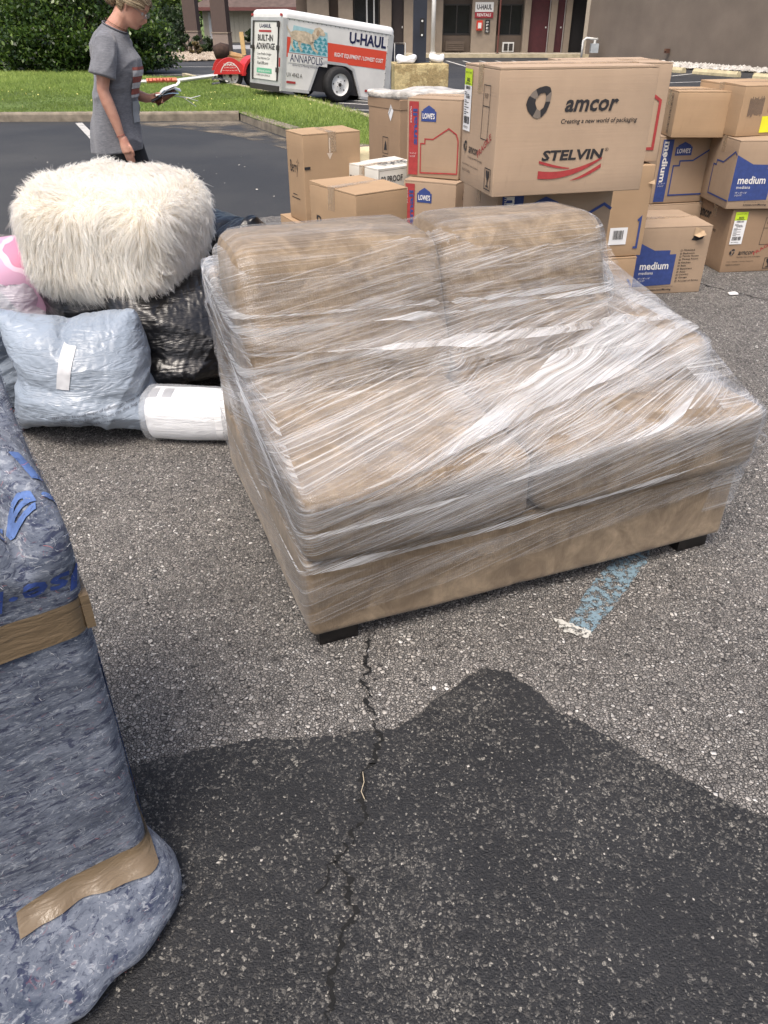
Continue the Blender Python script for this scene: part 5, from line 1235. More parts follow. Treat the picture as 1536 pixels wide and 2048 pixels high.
# bedding inside the clear bag
V_, F_ = rbox((-.29,-.215,.02),(.29,.215,.61),.16,26); V_ = V_+.02*np.stack([sn(V_,8,1),sn(V_,8,2),sn(V_,8,3)],1)
m, t, p, o = new_mat('pink_lime_grey_bedding'); n = N(t); v = n.coord()
sx = n('ShaderNodeSeparateXYZ'); n.l(v, sx.inputs[0]); w_ = n.math('ADD', n.math('MULTIPLY', sx.outputs[0], 1.0), n.math('MULTIPLY', sx.outputs[2], .9)); w_ = n.math('ADD', w_, n.math('MULTIPLY', n.noise(v, 3, 3), .3))
n.l(n.ramp(n.math('FRACT', n.math('MULTIPLY', w_, 1.25)), [(0,(.50,.20,.30)),(.26,(.07,.095,.13)),(.42,(.40,.50,.16)),(.60,(.08,.11,.14)),(.74,(.52,.30,.42)),(.95,(.62,.45,.55))], 'CONSTANT'), p.inputs['Base Color']); p.inputs['Roughness'].default_value = .8
link('bedding', mesh(V_, F_, True), m, p1)
bv = bvh_of(p1o)
for i, s_ in enumerate(warn): decal(bv, text(frame((0,-1,0),(1,0,0),(0,0,1)), s_, .0, .50-.024*i, [.27,.29,.16][i], .014, ginks, p1), (0,1,0), .003, maxlen=.012)
bag('rubbish_bag', 'shiny black plastic bag between the grey bag and the wrapped sofa', BLKP, (-.97,3.46,.0), 10, (.56,.48,.56), .06, 11, False, .2, amp=.012)
bag('rubbish_bag', 'black plastic bag behind the ottoman and the left end of the sofa', BLKP, (-.80,4.0,.0), -30, (.62,.5,.70), .0, 14, True, .15, amp=.012)
bag('rubbish_bag', 'dark bag hidden beneath the middle of the ottoman', BLKP, (-1.38,3.75,.0), 30, (.6,.5,.60), .0, 17, False, .2)

# ------------------------------------------------------------------ shaggy ottoman
OT = thing('shaggy_ottoman', 'large cream shaggy fur ottoman sitting on the heap of bags', 'ottoman', (-1.225,3.66,.478), -12)
V, F = rbox((-.31,-.32,-.02),(.32,.32,.42),.13,22); V = V+.015*np.stack([sn(V,6,31),sn(V,6,32),sn(V,6,33)],1)
fb = flat('cream_fur_backing', (.80,.72,.60), .95)
obody = link('ottoman_body', mesh(V, F, True), fb, OT)
OT.rotation_euler = (rad(3), rad(4), rad(-12))
me = obody.data; Nn = nrm(me); rs = np.random.RandomState(2); ns = 90000
tri = np.concatenate([F[:, [0,1,2]], F[:, [0,2,3]]]); A_ = np.linalg.norm(np.cross(V[tri[:,1]]-V[tri[:,0]], V[tri[:,2]]-V[tri[:,0]]), axis=1)
ti = rs.choice(len(tri), ns, p=A_/A_.sum()); r1 = np.sqrt(rs.uniform(size=ns)); r2 = rs.uniform(size=ns)
w3 = np.stack([1-r1, r1*(1-r2), r1*r2], 1); P0 = (V[tri[ti]]*w3[...,None]).sum(1); N0 = (Nn[tri[ti]]*w3[...,None]).sum(1); N0 /= np.linalg.norm(N0, axis=1, keepdims=True)
# combing: downwards on the sides, swirls on top
fld = np.stack([sn(P0, 7, 51), sn(P0, 7, 52), sn(P0, 7, 53)], 1); fld2 = np.stack([sn(P0, 28, 54), sn(P0, 28, 55), sn(P0, 28, 56)], 1)
ck = rs.randint(0, 5200, ns); cl_ = rs.normal(size=(5200,3))
# spatial clumps: snap to nearby cell
cell = np.floor(P0/.013).astype(int); hsh = (cell[:,0]*73856093 ^ cell[:,1]*19349663 ^ cell[:,2]*83492791) % 5200; jit = cl_[hsh]
cc_ = (cell+.5)*.013
side = 1-np.clip(N0[:,2], 0, 1)
comb = np.stack([.75*fld[:,0], .5*fld[:,1], -.62*side-.1+.3*fld[:,2]], 1)+.38*fld2+.26*jit*np.array([1,1,.6])
comb -= N0*(comb*N0).sum(1, keepdims=True)*.8
L = rs.uniform(.055, .10, ns)*(1+.2*sn(P0, 9, 60)); L = L[:,None]
K = 7; pts = []; 
for k in range(K):
    s_ = k/(K-1); d = N0*(.42*s_-.10*s_*s_)+comb*(.18*s_+.52*s_*s_)
    q = P0+d*L*1.15; q[:,2] -= (.018*s_*s_*side+.004*s_*s_); 
    q += (cc_-P0)*.5*s_**1.2; wv_ = .0035*s_*np.sin(s_*9+hsh*1.0)[:,None]*jit; pts.append(q+wv_)
pts = np.stack(pts, 1)
tan = pts[:,1:]-pts[:,:-1]; tan = np.concatenate([tan, tan[:,-1:]], 1); sd_ = np.cross(tan, rs.normal(size=(ns,1,3))); sd_ /= np.linalg.norm(sd_, axis=-1, keepdims=True)+1e-9
wd = np.array([1,1,.95,.85,.7,.5,.12])*.00085; a = pts-sd_*wd[None,:,None]; b = pts+sd_*wd[None,:,None]
VV = np.stack([a, b], 2).reshape(ns, K*2, 3); fc = np.array([(2*k, 2*k+1, 2*k+3, 2*k+2) for k in range(K-1)])
FF = (fc[None]+np.arange(ns)[:,None,None]*K*2).reshape(-1, 4)
mf = mesh(VV.reshape(-1, 3), FF, True); at = mf.attributes.new('tint', 'FLOAT', 'FACE'); at.data.foreach_set('value', np.repeat(np.clip(.5+.25*jit[:,0]*.6+rs.normal(0,.15,ns), 0, 1), K-1).astype(np.float32))
m, t, p, o = new_mat('cream_fur'); n = N(t); an = n('ShaderNodeAttribute', attribute_name='tint'); cr = n.ramp(an.outputs['Fac'], [(0,(.84,.78,.69)),(.35,(.93,.91,.86)),(1,(.97,.965,.95))])
n.l(cr, p.inputs['Base Color']); p.inputs['Roughness'].default_value = .6; p.inputs['Specular IOR Level'].default_value = .3
tr = n('ShaderNodeBsdfTranslucent'); n.l(cr, tr.inputs[0]); mx = n('ShaderNodeMixShader'); mx.inputs[0].default_value = .58; n.l(p.outputs[0], mx.inputs[1]); n.l(tr.outputs[0], mx.inputs[2]); n.l(mx.outputs[0], o.inputs[0])
link('fur', mf, m, OT)['kind'] = 'stuff'

# ------------------------------------------------------------------ white wrapped roll by the sofa
RL = thing('foam_wrap_roll', 'flattened white plastic-wrapped roll lying against the left end of the sofa', 'roll', (-.985,2.90,0), -3)
V, F = rbox((0,-.085,0),(.44,.115,.205),.085,20,5); V[:,0] = np.where(V[:,0] < .085, .085-(.085-V[:,0])*.4, V[:,0])-.045; V = V+.0035*np.stack([sn(V,26,1),sn(V,26,2),sn(V,26,3)],1); V[:,2] -= V[:,2].min()
RW = plastic('white_wrap_plastic', (.80,.81,.83), .42); ro = link('roll_body', mesh(V, F, True), RW, RL)
bv = bvh_of(ro); bt = barcode(frame((0,-1,0),(1,0,0),(0,0,1)), .045,.145,.05,.045, RL, 3, True); bpy.data.objects.remove(bt)
for q in range(2):
    o_ = polys(frame((0,0,1),(1,0,0),(0,1,0)), [rect(.03+q*.06+.006*i,-.04,.033+q*.06+.006*i,.03) for i in range(7)], flat('grey_ink', (.12,.12,.13), .6), RL, 'barcode'); decal(bv, o_, (0,0,-1), .002, maxlen=.015)
m, t, p, o = new_mat('thin_clear_wrap'); n = N(t); p.inputs['Base Color'].default_value = (.8,.83,.86,1); p.inputs['Alpha'].default_value = .25; p.inputs['Roughness'].default_value = .15; n.l(n.bump(n.noise(n.coord(), 30, 4), .6, .01), p.inputs['Normal'])
V, F = rbox((-.018,-.094,0),(.42,.124,.216),.09,16,5); V[:,0] = np.where(V[:,0] < .072, .072-(.072-V[:,0])*.45, V[:,0])-.05; V = V+.004*np.stack([sn(V,20,4),sn(V,20,5),sn(V,20,6)],1); V[:,2] -= V[:,2].min(); link('outer_wrap', mesh(V, F, True), m, RL)

# ------------------------------------------------------------------ chair-high bundle wrapped in grey moving felt
PD = thing('felt_wrapped_furniture', 'upright furniture bundled in speckled blue-grey moving felt with brown tape', 'wrapped furniture', (-.462,.922,0), 31.2)
def felt():
    m, t, p, o = new_mat('speckled_recycled_felt'); n = N(t); v = n.coord()
    a = n.noise(n.coord((9,9,34)), 1, 6, .68, .5); b = n.noise(n.coord((60,60,150)), 1, 3, .7, .6); c = n.noise(n.coord((26,26,80)), 1, 4, .65, 1.0)
    k = n.mix(n.ramp(a, [(.36, 0), (.62, 1)]), (.042,.053,.080), (.160,.180,.222)); k = n.mix(n.ramp(c, [(.39, .85), (.46, 0)]), k, (.022,.028,.06)); k = n.mix(n.ramp(b, [(.56, 0), (.65, .5)]), k, (.36,.38,.41))
    k = n.mix(n.ramp(b, [(.36, .5), (.43, 0)]), k, (.02,.026,.05)); r = n.noise(n.coord((30,30,70)), 1, 2, .5, 2); k = n.mix(n.ramp(r, [(.67, 0), (.71, .25)]), k, (.25,.08,.09))
    n.l(k, p.inputs['Base Color']); p.inputs['Roughness'].default_value = .95; p.inputs['Sheen Weight'].default_value = .12; p.inputs['Sheen Roughness'].default_value = .6; p.inputs['Specular IOR Level'].default_value = .05
    n.l(n.bump(n.math('ADD', b, n.math('MULTIPLY', a, .7)), .4, .005), p.inputs['Normal']); return m
FELT = felt()
V, F = rbox((-.78,0,.0),(0,.50,.875),.035,64,4)
z = V[:,2].copy(); fz = z/.875; up = np.clip((z-.5)/.375, 0, 1)
V[:,2] += .27*np.clip(V[:,1], 0, .5)*up
front = np.clip(1-V[:,1]/.25, 0, 1)
# crease valley and soft ridges on top
top = np.clip((fz-.90)/.08, 0, 1)
vx = -.075-.10*(V[:,1]-.02); V[:,2] -= .035*top*np.exp(-((V[:,0]-vx)/.014)**2)*np.clip((.30-V[:,1])/.2, 0, 1); V[:,2] += .012*top*np.exp(-((V[:,0]-vx-.035)/.022)**2)+.010*top*np.sin(V[:,0]*38+V[:,1]*20)
V[:,1] -= .012*front*np.exp(-((z-.82)/.03)**2)
# flared hem resting on the ground
g = 1/(1+np.exp((z-.105-.02*sn(V,9,71))/.016))*(.72+.28*np.cos((z-.055)/.06*1.2)); ux = np.clip(-V[:,0]/.20, 0, 1)
V[:,1] -= g*front*(.05+.16*np.sqrt(ux)); V[:,0] += g*np.clip(1+V[:,0]/.16, 0, 1)*.045*np.clip(1-V[:,1]/.10, 0, 1)
V = V+.004*np.stack([sn(V,13,1),sn(V,13,2),sn(V,13,3)],1)*np.array([1,1,1]); V = V+.0015*np.stack([sn(V,60,4),sn(V,60,5),sn(V,60,6)],1)
V[:,1] += .006*g*sn(V*np.array([1,.3,.2]),60,9)
V[:,2] = np.maximum(V[:,2], .004)
fo = link('felt_blanket', mesh(V, F, True), FELT, PD); bv = bvh_of(fo)
m, t, p, o = new_mat('brown_packing_tape'); n = N(t); v = n.coord(); n.l(n.mix(n.noise(v, 12, 4), (.12,.085,.05), (.165,.12,.072)), p.inputs['Base Color']); p.inputs['Roughness'].default_value = .32
n.l(n.bump(n.noise(n.coord((20,20,90), rot=(0,rad(20),0)), 1, 4, .6, .6), .5, .006), p.inputs['Normal']); BT = m
o_ = poly(frame((0,-1,0),(1,0,0),(0,0,1)), [(-.70,.668),(-.003,.687),(-.002,.752),(-.70,.735)], BT, PD, 'brown_tape'); decal(bv, o_, (0,1,0), .0035, maxlen=.02)
MB().box(-.006,-.002,.688,.0075,.12,.751).build('brown_tape', BT, PD)
o_ = poly(frame((0,-1,0),(1,0,0),(0,0,1)), [(-.255,.113),(-.235,.112),(-.14,.112),(-.02,.100),(.002,.100),(.002,.142),(-.10,.152),(-.19,.147),(-.250,.138)], BT, PD, 'brown_tape'); decal(bv, o_, (0,1,0), .004, maxlen=.008)
PI_ = flat('faded_blue_print', (.025,.055,.21), .9, var=.3, scale=60); PI2 = flat('pale_blue_print', (.08,.14,.32), .9, var=.3, scale=60)
fp = frame((0,-1,0),(1,0,0),(0,0,1))
o_ = text(fp, 'Use·Reduce·Recycle', -.60, .768, .64, .056, PI_, PD, bold=.022, shear=.2, flip=True); decal(bv, o_, (0,1,0), .0016, maxlen=.005)
ft = frame((0,0,1.2),(1,0,0),(0,1,0))
o_ = text(ft, 'Use·Reduce·', -.575, .036, .58, .062, PI2, PD, bold=.022, shear=.15); decal(bv, o_, (0,0,-1), .0016, maxlen=.005)
o_ = polys(ft, strip([(-.30,.16),(-.22,.10),(-.17,.13),(-.13,.21)], .022)+strip([(-.17,.09),(-.12,.12),(-.10,.10)], .02)+strip([(-.03,.16),(-.012,.10)], .014), PI2, PD, 'printed_arrows'); decal(bv, o_, (0,0,-1), .0016, maxlen=.005)
# loose fibres
nf = 9000; me = fo.data; Nn = nrm(me); ok_ = np.where((V[:,0] > -.5) & (V[:,1] < .45))[0]; ii = rs.choice(ok_, nf)
P0 = V[ii]+rs.normal(0, .006, (nf,3)); N0 = Nn[ii]; P0 -= N0*((P0-V[ii])*N0).sum(1, keepdims=True); d = rs.normal(size=(nf,3))*np.array([1,1,.45]); d -= N0*(d*N0).sum(1, keepdims=True); d /= np.linalg.norm(d, axis=1, keepdims=True)
bend = np.cross(N0, d)*rs.uniform(-1, 1, (nf,1)); Lf = rs.uniform(.004, .014, (nf,1)); pts = []
for k in range(5):
    s_ = k/4-.5; pts.append(P0+d*Lf*s_+bend*Lf*1.1*s_*s_+N0*(.0022+.0035*rs.uniform(0, 1, (nf,1))*(1-4*s_*s_)))
pts = np.stack(pts, 1); sd_ = np.cross(N0, d)[:,None]; w_ = .00028; a = pts-sd_*w_; b = pts+sd_*w_
VV = np.stack([a, b], 2).reshape(nf, 10, 3); fc = np.array([(2*k, 2*k+1, 2*k+3, 2*k+2) for k in range(4)]); FF = (fc[None]+np.arange(nf)[:,None,None]*10).reshape(-1, 4)
mf = mesh(VV.reshape(-1, 3), FF); at = mf.attributes.new('tint', 'FLOAT', 'FACE'); at.data.foreach_set('value', np.repeat(rs.uniform(0, 1, nf), 4).astype(np.float32))
m, t, p, o = new_mat('loose_fibre'); n = N(t); an = n('ShaderNodeAttribute', attribute_name='tint'); n.l(n.ramp(an.outputs['Fac'], [(0,(.02,.025,.05)),(.35,(.08,.1,.17)),(.6,(.28,.3,.34)),(.93,(.6,.6,.62)),(.97,(.35,.1,.1))], 'CONSTANT'), p.inputs['Base Color']); p.inputs['Roughness'].default_value = .9
link('loose_fibres', mf, m, PD)['kind'] = 'stuff'

# ------------------------------------------------------------------ small litter
def bit(name, label, cat, pts, mat, loc):
    o = MB().tube(pts, .0009, 5).build(name, mat); o.location = loc; return tag(o, label, cat)
bit('straw_stalk', 'thin dry straw stalk lying beside the asphalt crack', 'straw', [(0,0,.001),(.004,-.03,.003),(-.002,-.055,.002),(.006,-.075,.001)], flat('dry_straw', (.42,.36,.26), .8), (-.05,1.185,.0065))
V_, F_ = rbox((-.03,-.02,0),(.03,.02,.012),.006,5); V_ = V_+.005*np.stack([sn(V_,60,1),sn(V_,60,2),sn(V_,60,3)],1); V_[:,2] -= V_[:,2].min()
for i, (x, y, lb) in enumerate([(2.22,4.86,'small white scrap on the tarmac right of the checklist carton'),(-1.35,6.35,'small white scrap on the dark tarmac left of the leftmost Berry carton')]):
    o_ = link('paper_scrap', mesh(V_*([1,1.2][i]), F_, True), PAPER); o_.location = (x, y, .001); tag(o_, lb, 'scrap')
gs = np.random.RandomState(8); q = np.stack([gs.uniform(-4.5,.0,60), gs.uniform(6.9,10.5,60)], 1)
leaves('debris', np.c_[q, np.full(60, .004)], .014, flat('pale_debris', (.45,.43,.38), .8), None, 3, up=4)['kind'] = 'stuff'
# loose chips of stone on the old asphalt
ncp = 2600; P = np.stack([gs.uniform(-1.6,2.4,ncp), gs.uniform(.75,4.2,ncp)], 1)
base8 = np.array([(1,0,0),(-1,0,0),(0,1,0),(0,-1,0),(0,0,1),(0,0,-1)], float); fc8 = np.array([(0,2,4),(2,1,4),(1,3,4),(3,0,4)])
s8 = gs.uniform(.0012,.0034,(ncp,1,1)); V8 = base8[None]*s8*gs.uniform(.6,1.5,(ncp,6,1)); a8 = gs.uniform(0,6.28,ncp); ca, sa = np.cos(a8)[:,None], np.sin(a8)[:,None]
V8 = np.stack([V8[...,0]*ca-V8[...,1]*sa, V8[...,0]*sa+V8[...,1]*ca, V8[...,2]*.6], -1); V8[...,0] += P[:,:1]; V8[...,1] += P[:,1:]; V8[...,2] += .004
F8 = (fc8[None]+np.arange(ncp)[:,None,None]*6).reshape(-1, 3); m, t, p, o = new_mat('stone_chip'); nn_ = N(t)
nn_.l(nn_.ramp(nn_.vor(nn_.coord(), 60, out='Color'), [(0,(.07,.065,.06)),(.5,(.2,.19,.17)),(1,(.5,.47,.43))]), p.inputs['Base Color']); p.inputs['Roughness'].default_value = .8
link('stone_chips', mesh(V8.reshape(-1, 3), F8), m)['kind'] = 'stuff'
# ------------------------------------------------------------------ the woman (faces +x; her right side is towards the camera)
PR = thing('person', 'woman in grey t-shirt and glasses looking down, holding papers, hair tied back', 'person', (-1.755,5.84,0), 0); PR.scale = (1.03,1.03,1.03)
def remeshed(name, mb_list, voxel, mat, smooth=4, fn=None, factor=.6):
    V = []; F = []
    for mbx in mb_list:
        b = len(V); V += list(mbx.V); F += [tuple(b+i for i in f) for f in mbx.F]
    me = mesh(V, F); bm = bmesh.new(); bm.from_mesh(me); bmesh.ops.recalc_face_normals(bm, faces=bm.faces); bm.to_mesh(me); bm.free()
    o = link(name, me, mat, PR); r = o.modifiers.new('r', 'REMESH'); r.mode = 'VOXEL'; r.voxel_size = voxel; r.use_smooth_shade = True
    s_ = o.modifiers.new('s', 'SMOOTH'); s_.factor = factor; s_.iterations = smooth
    apply_mods(o)
    if fn is not None: setco(o.data, fn(getco(o.data).astype(float)))
    return o
def loft(rings, n=28):
    """rings: (cx, cy, cz, rx, ry, tilt_deg about y)"""
    mb = MB(); V = []; F = []
    for cx, cy, cz, rx, ry, *tl in rings:
        a0 = rad(tl[0]) if tl else 0
        for k in range(n):
            t = 2*math.pi*k/n; x = rx*math.cos(t); y = ry*math.sin(t)
            V.append((cx+x*math.cos(a0), cy+y, cz+x*math.sin(a0)))
    m_ = len(rings)
    for i in range(m_-1):
        for k in range(n): F.append((i*n+k, i*n+(k+1)%n, (i+1)*n+(k+1)%n, (i+1)*n+k))
    F.append(tuple(range(n))[::-1]); F.append(tuple((m_-1)*n+k for k in range(n))); return mb.add(V, F)
skin_m, t, p, o = new_mat('skin'); n = N(t); v = n.coord(); f = n.noise(v, 14, 4)
n.l(n.mix(n.ramp(f, [(.35, 0), (.65, 1)]), (.43,.205,.145), (.56,.31,.225)), p.inputs['Base Color']); p.inputs['Roughness'].default_value = .5; p.inputs['Subsurface Weight'].default_value = .12; p.inputs['Subsurface Radius'].default_value = (.012,.005,.003)
n.l(n.bump(n.noise(v, 120, 3), .12, .003), p.inputs['Normal'])
# head in its own frame: x forward, z up, origin at the ear hole; then pitched down
def head_mesh():
    zs = np.linspace(-.105, .115, 70); V = []; n_ = 64
    def prof_front(z):  # sagittal front outline
        P = [(-.105,.045),(-.098,.068),(-.085,.079),(-.074,.076),(-.064,.083),(-.056,.080),(-.048,.086),(-.040,.081),(-.030,.084),(-.010,.086),(.008,.082),(.016,.080),(.026,.088),(.045,.090),(.065,.084),(.085,.068),(.10,.046),(.112,.012),(.115,.0)]
        return np.interp(z, [q[0] for q in P], [q[1] for q in P])
    def prof_back(z):
        P = [(-.105,-.01),(-.09,-.03),(-.06,-.055),(-.03,-.075),(0,-.092),(.03,-.10),(.06,-.093),(.085,-.072),(.10,-.048),(.112,-.015),(.115,-.0)]
        return np.interp(z, [q[0] for q in P], [q[1] for q in P])
    def half(z):
        P = [(-.105,.026),(-.09,.038),(-.07,.050),(-.045,.060),(-.02,.067),(.01,.071),(.04,.074),(.07,.067),(.09,.050),(.105,.028),(.115,.002)]
        return np.interp(z, [q[0] for q in P], [q[1] for q in P])
    for z in zs:
        fz, bz, w = prof_front(z), prof_back(z), half(z); 
        for k in range(n_):
            a = 2*math.pi*k/n_; c, s_ = math.cos(a), math.sin(a); cx = (fz+bz)/2; rx = (fz-bz)/2
            e_ = .88; x = cx+rx*math.copysign(abs(c)**e_, c); y = w*math.copysign(abs(s_)**e_, s_)
            if c > 0:
                nose = math.exp(-((y)/.011)**2)*max(0, 1-abs((z+.026)/.030)**1.5)*.026 if -.056 < z < .006 else 0
                if z > -.026 and z < .018: nose = math.exp(-((y)/.0085)**2)*np.interp(z, [-.026,.018], [.026,.002])
                eye = -.010*math.exp(-((abs(y)-.030)/.014)**2-((z-.006)/.010)**2); brow = .004*math.exp(-((abs(y)-.028)/.022)**2-((z-.024)/.007)**2)
                cheek = .005*math.exp(-((abs(y)-.036)/.018)**2-((z+.026)/.018)**2); lips = .004*math.exp(-(y/.022)**2-((z+.060)/.005)**2)+.004*math.exp(-(y/.02)**2-((z+.070)/.005)**2)-.004*math.exp(-(y/.026)**2-((z+.065)/.003)**2)
                x += nose+eye+brow+cheek+lips
            V.append((x, y, z))
    F = []
    for i in range(69):
        for k in range(n_): F.append((i*n_+k, i*n_+(k+1)%n_, (i+1)*n_+(k+1)%n_, (i+1)*n_+k))
    F.append(tuple(range(n_))[::-1]); F.append(tuple(69*n_+k for k in range(n_))); return V, F
HM = Matrix.Translation((.155,0,1.492)) @ Matrix.Rotation(rad(33), 4, 'Y') @ Matrix.Scale(1.0, 4)
hv, hf = head_mesh(); mh = MB().add(hv, hf, HM)
for s_ in (-1,1):   # ears
    ear = MB(); 
    mh.tube([HM @ Vector((-.012,s_*.068,-.022)), HM @ Vector((-.020,s_*.078,.0)), HM @ Vector((-.020,s_*.082,.018)), HM @ Vector((-.006,s_*.076,.026)), HM @ Vector((.002,s_*.070,.010))], [.006,.009,.009,.008,.006], 8)
body = [mh]
nk = MB().tube([(.005,0,1.34),(.035,0,1.39),(.07,0,1.43),(.105,0,1.475)],[.075,.062,.057,.060],16); body.append(nk)
body.append(loft([(-.055,0,.80,.115,.165),(-.06,0,.90,.105,.150),(-.04,0,1.02,.10,.135),(-.01,0,1.16,.115,.150),(-.015,0,1.27,.10,.165),(-.01,0,1.345,.075,.13),(.0,0,1.385,.05,.07)]))
def limb(pts, rs_): return MB().tube(pts, rs_, 14)
# right arm hangs, near side (y<0)
body.append(limb([(-.01,-.14,1.32),(.0,-.185,1.28),(-.02,-.215,1.18),(-.045,-.225,1.06),(-.03,-.222,.99),(-.005,-.21,.89),(.012,-.20,.80),(.022,-.198,.765)],[.055,.052,.045,.037,.039,.033,.024,.026]))
body.append(limb([(.02,-.198,.79),(.03,-.197,.74),(.036,-.196,.70)],[.026,.034,.033]))
def finger(pts, r): return MB().tube(pts, [r, r*.98, r*.9, r*.72], 8)
for i, (dx, L) in enumerate([(.026,.072),(.008,.078),(-.010,.072),(-.026,.058)]):
    b = Vector((.038+dx*.9,-.198,.705)); body.append(finger([b, b+Vector((.006,.004,-L*.45)), b+Vector((.006,.018,-L*.8)), b+Vector((.0,.034,-L*.95))], .0085))
body.append(finger([Vector((.045,-.205,.76)), Vector((.068,-.215,.735)), Vector((.078,-.212,.705)), Vector((.078,-.200,.682))], .0095))
# left arm bent, holding papers
body.append(limb([(-.01,.14,1.32),(.0,.185,1.28),(-.005,.205,1.17),(-.01,.20,1.05),(.05,.185,1.0),(.11,.165,.985),(.15,.15,.985)],[.055,.052,.045,.038,.036,.030,.024]))
body.append(limb([(.145,.15,.985),(.175,.145,.985),(.205,.14,.99)],[.026,.032,.028]))
for i, (dz, L) in enumerate([(.024,.06),(.008,.07),(-.009,.066),(-.024,.052)]):
    b = Vector((.20,.138,.985+dz)); body.append(finger([b, b+Vector((L*.5,-.012,.0)), b+Vector((L*.72,-.034,.004)), b+Vector((L*.5,-.05,.006))], .0085))
body.append(finger([Vector((.175,.125,1.0)), Vector((.195,.105,1.015)), Vector((.22,.095,1.018)), Vector((.24,.092,1.012))], .0095))
for s_, fx in ((-1,-.05),(1,.08)):
    body.append(limb([(-.055,s_*.085,.86),(-.04+fx*.3,s_*.092,.68),(fx*.7,s_*.09,.45),(-.02+fx,s_*.09,.28),(-.04+fx*1.2,s_*.09,.09)],[.092,.078,.054,.052,.036]))
    body.append(loft([(-.04+fx*1.2+.03,s_*.09,.02,.11,.038),(-.04+fx*1.2+.025,s_*.09,.05,.10,.038),(-.04+fx*1.2,s_*.09,.10,.045,.036)], 16))
remeshed('body', body, .0055, skin_m, 3)
# t-shirt
tm, t, p, o = new_mat('heather_grey_cotton'); n = N(t); v = n.coord(); f = n.noise(n.coord((40,40,150)), 1, 4, .7); g = n.noise(v, 9, 4)
k_ = n.mix(n.ramp(f, [(.3, 0), (.7, 1)]), (.085,.088,.10), (.17,.175,.195)); k_ = n.mix(n.ramp(g, [(.45, 0), (.7, .3)]), k_, (.2,.21,.23)); n.l(k_, p.inputs['Base Color']); p.inputs['Roughness'].default_value = .92; p.inputs['Sheen Weight'].default_value = .2; n.l(n.bump(f, .25, .003), p.inputs['Normal'])
sh = [loft([(-.083,0,.685,.150,.195,4),(-.082,0,.69,.155,.20,4),(-.075,0,.80,.148,.192,2),(-.06,0,.92,.138,.178),(-.03,0,1.04,.135,.165),(.005,0,1.15,.148,.172),(.002,0,1.22,.142,.176),(-.012,0,1.29,.122,.174,-6),(.0,0,1.34,.100,.138,-14),(.028,0,1.382,.076,.084,-24)], 40)]
for s_ in (-1,1):
    sh.append(MB().tube([(-.01,s_*.10,1.325),(.0,s_*.165,1.30),(-.005,s_*.205,1.235),(-.022,s_*.228,1.165),(-.03,s_*.235,1.135)],[.060,.068,.071,.076,.080],20))
def folds(V):
    V = V.copy(); z = V[:,2]; low = np.clip((1.25-z)/.5, 0, 1)
    ph = sn(V*np.array([3,3,1.2]), 3, 77); ridge_ = (1-np.abs(sn(V*np.array([1.4,1.4,.5])+.25*ph[:,None], 14, 78)))**2
    nx = V-np.array([-.03,0,0]); nx[:,2] = 0; nx /= np.linalg.norm(nx, axis=1, keepdims=True)+1e-9
    V += nx*(.022*ridge_*low-.003*low)[:,None]; d_ = (1-np.abs(sn(V@np.array([[.7,0,.7],[0,1,0],[-.7,0,.7]])*np.array([2,1,.6]), 16, 80)))**2; V += nx*(.010*d_*(1-low))[:,None]
    return V
so_ = remeshed('tshirt', sh, .006, tm, 5, folds)
seamm = flat('shirt_seam', (.11,.113,.128), .95)
col_ = [(.028+.070*math.cos(a), .083*math.sin(a), 1.388-.031*math.cos(a)) for a in [2*math.pi*i/28 for i in range(29)]]
MB().tube(col_, .0055, 6).build('collar', seamm, PR, True)
bv = bvh_of(so_)
def shirt_print(pts, mat, nm='shirt_print'):
    o_ = poly(frame((.35,-.5,0),(.55,.835,0),(0,0,1)), pts, mat, PR, nm); d_ = Vector((-.835,.55,0)); 
    decal(bv, o_, d_, .003, maxlen=.015)
rdp = flat('faded_red_print', (.26,.075,.06), .9, var=.25, scale=60); wpn = flat('faded_white_print', (.42,.42,.43), .9, var=.2, scale=60)
for i in range(5): shirt_print([(.20,1.16-.034*i),(.34,1.16-.034*i),(.34,1.177-.034*i),(.20,1.177-.034*i)], rdp if i % 2 == 0 else wpn); shirt_print([(.20,1.143-.034*i),(.34,1.143-.034*i),(.34,1.158-.034*i),(.20,1.158-.034*i)], wpn if i % 2 == 0 else rdp)
shirt_print([(.21,.86),(.34,.86),(.34,.985),(.21,.985)], flat('pale_grey_print', (.3,.32,.34), .9))
# trousers and shoes
pm_ = flat('black_leggings', (.012,.012,.014), .8, bump=.3)
pl = [loft([(-.06,0,.90,.115,.158),(-.06,0,.80,.125,.172),(-.055,0,.74,.12,.165)])]
for s_, fx in ((-1,-.05),(1,.08)): pl.append(limb([(-.055,s_*.085,.82),(-.04+fx*.3,s_*.092,.66),(fx*.7,s_*.09,.44),(-.02+fx,s_*.09,.28),(-.04+fx*1.2,s_*.09,.10)],[.10,.088,.065,.060,.046]))
remeshed('leggings', pl, .008, pm_, 3)
for s_, fx in ((-1,-.05),(1,.08)):
    x0 = -.04+fx*1.2; s1 = MB(); V_, F_ = rbox((x0-.075,s_*.09-.046,.0),(x0+.165,s_*.09+.046,.085),.035,6); k_ = V_[:,2] > .05; V_[k_,2] -= np.clip((V_[k_,0]-x0-.02)/.15, 0, 1)*.03; s1.add(V_, F_).build('shoe', flat('dark_trainer', (.03,.03,.035), .6), PR, True)
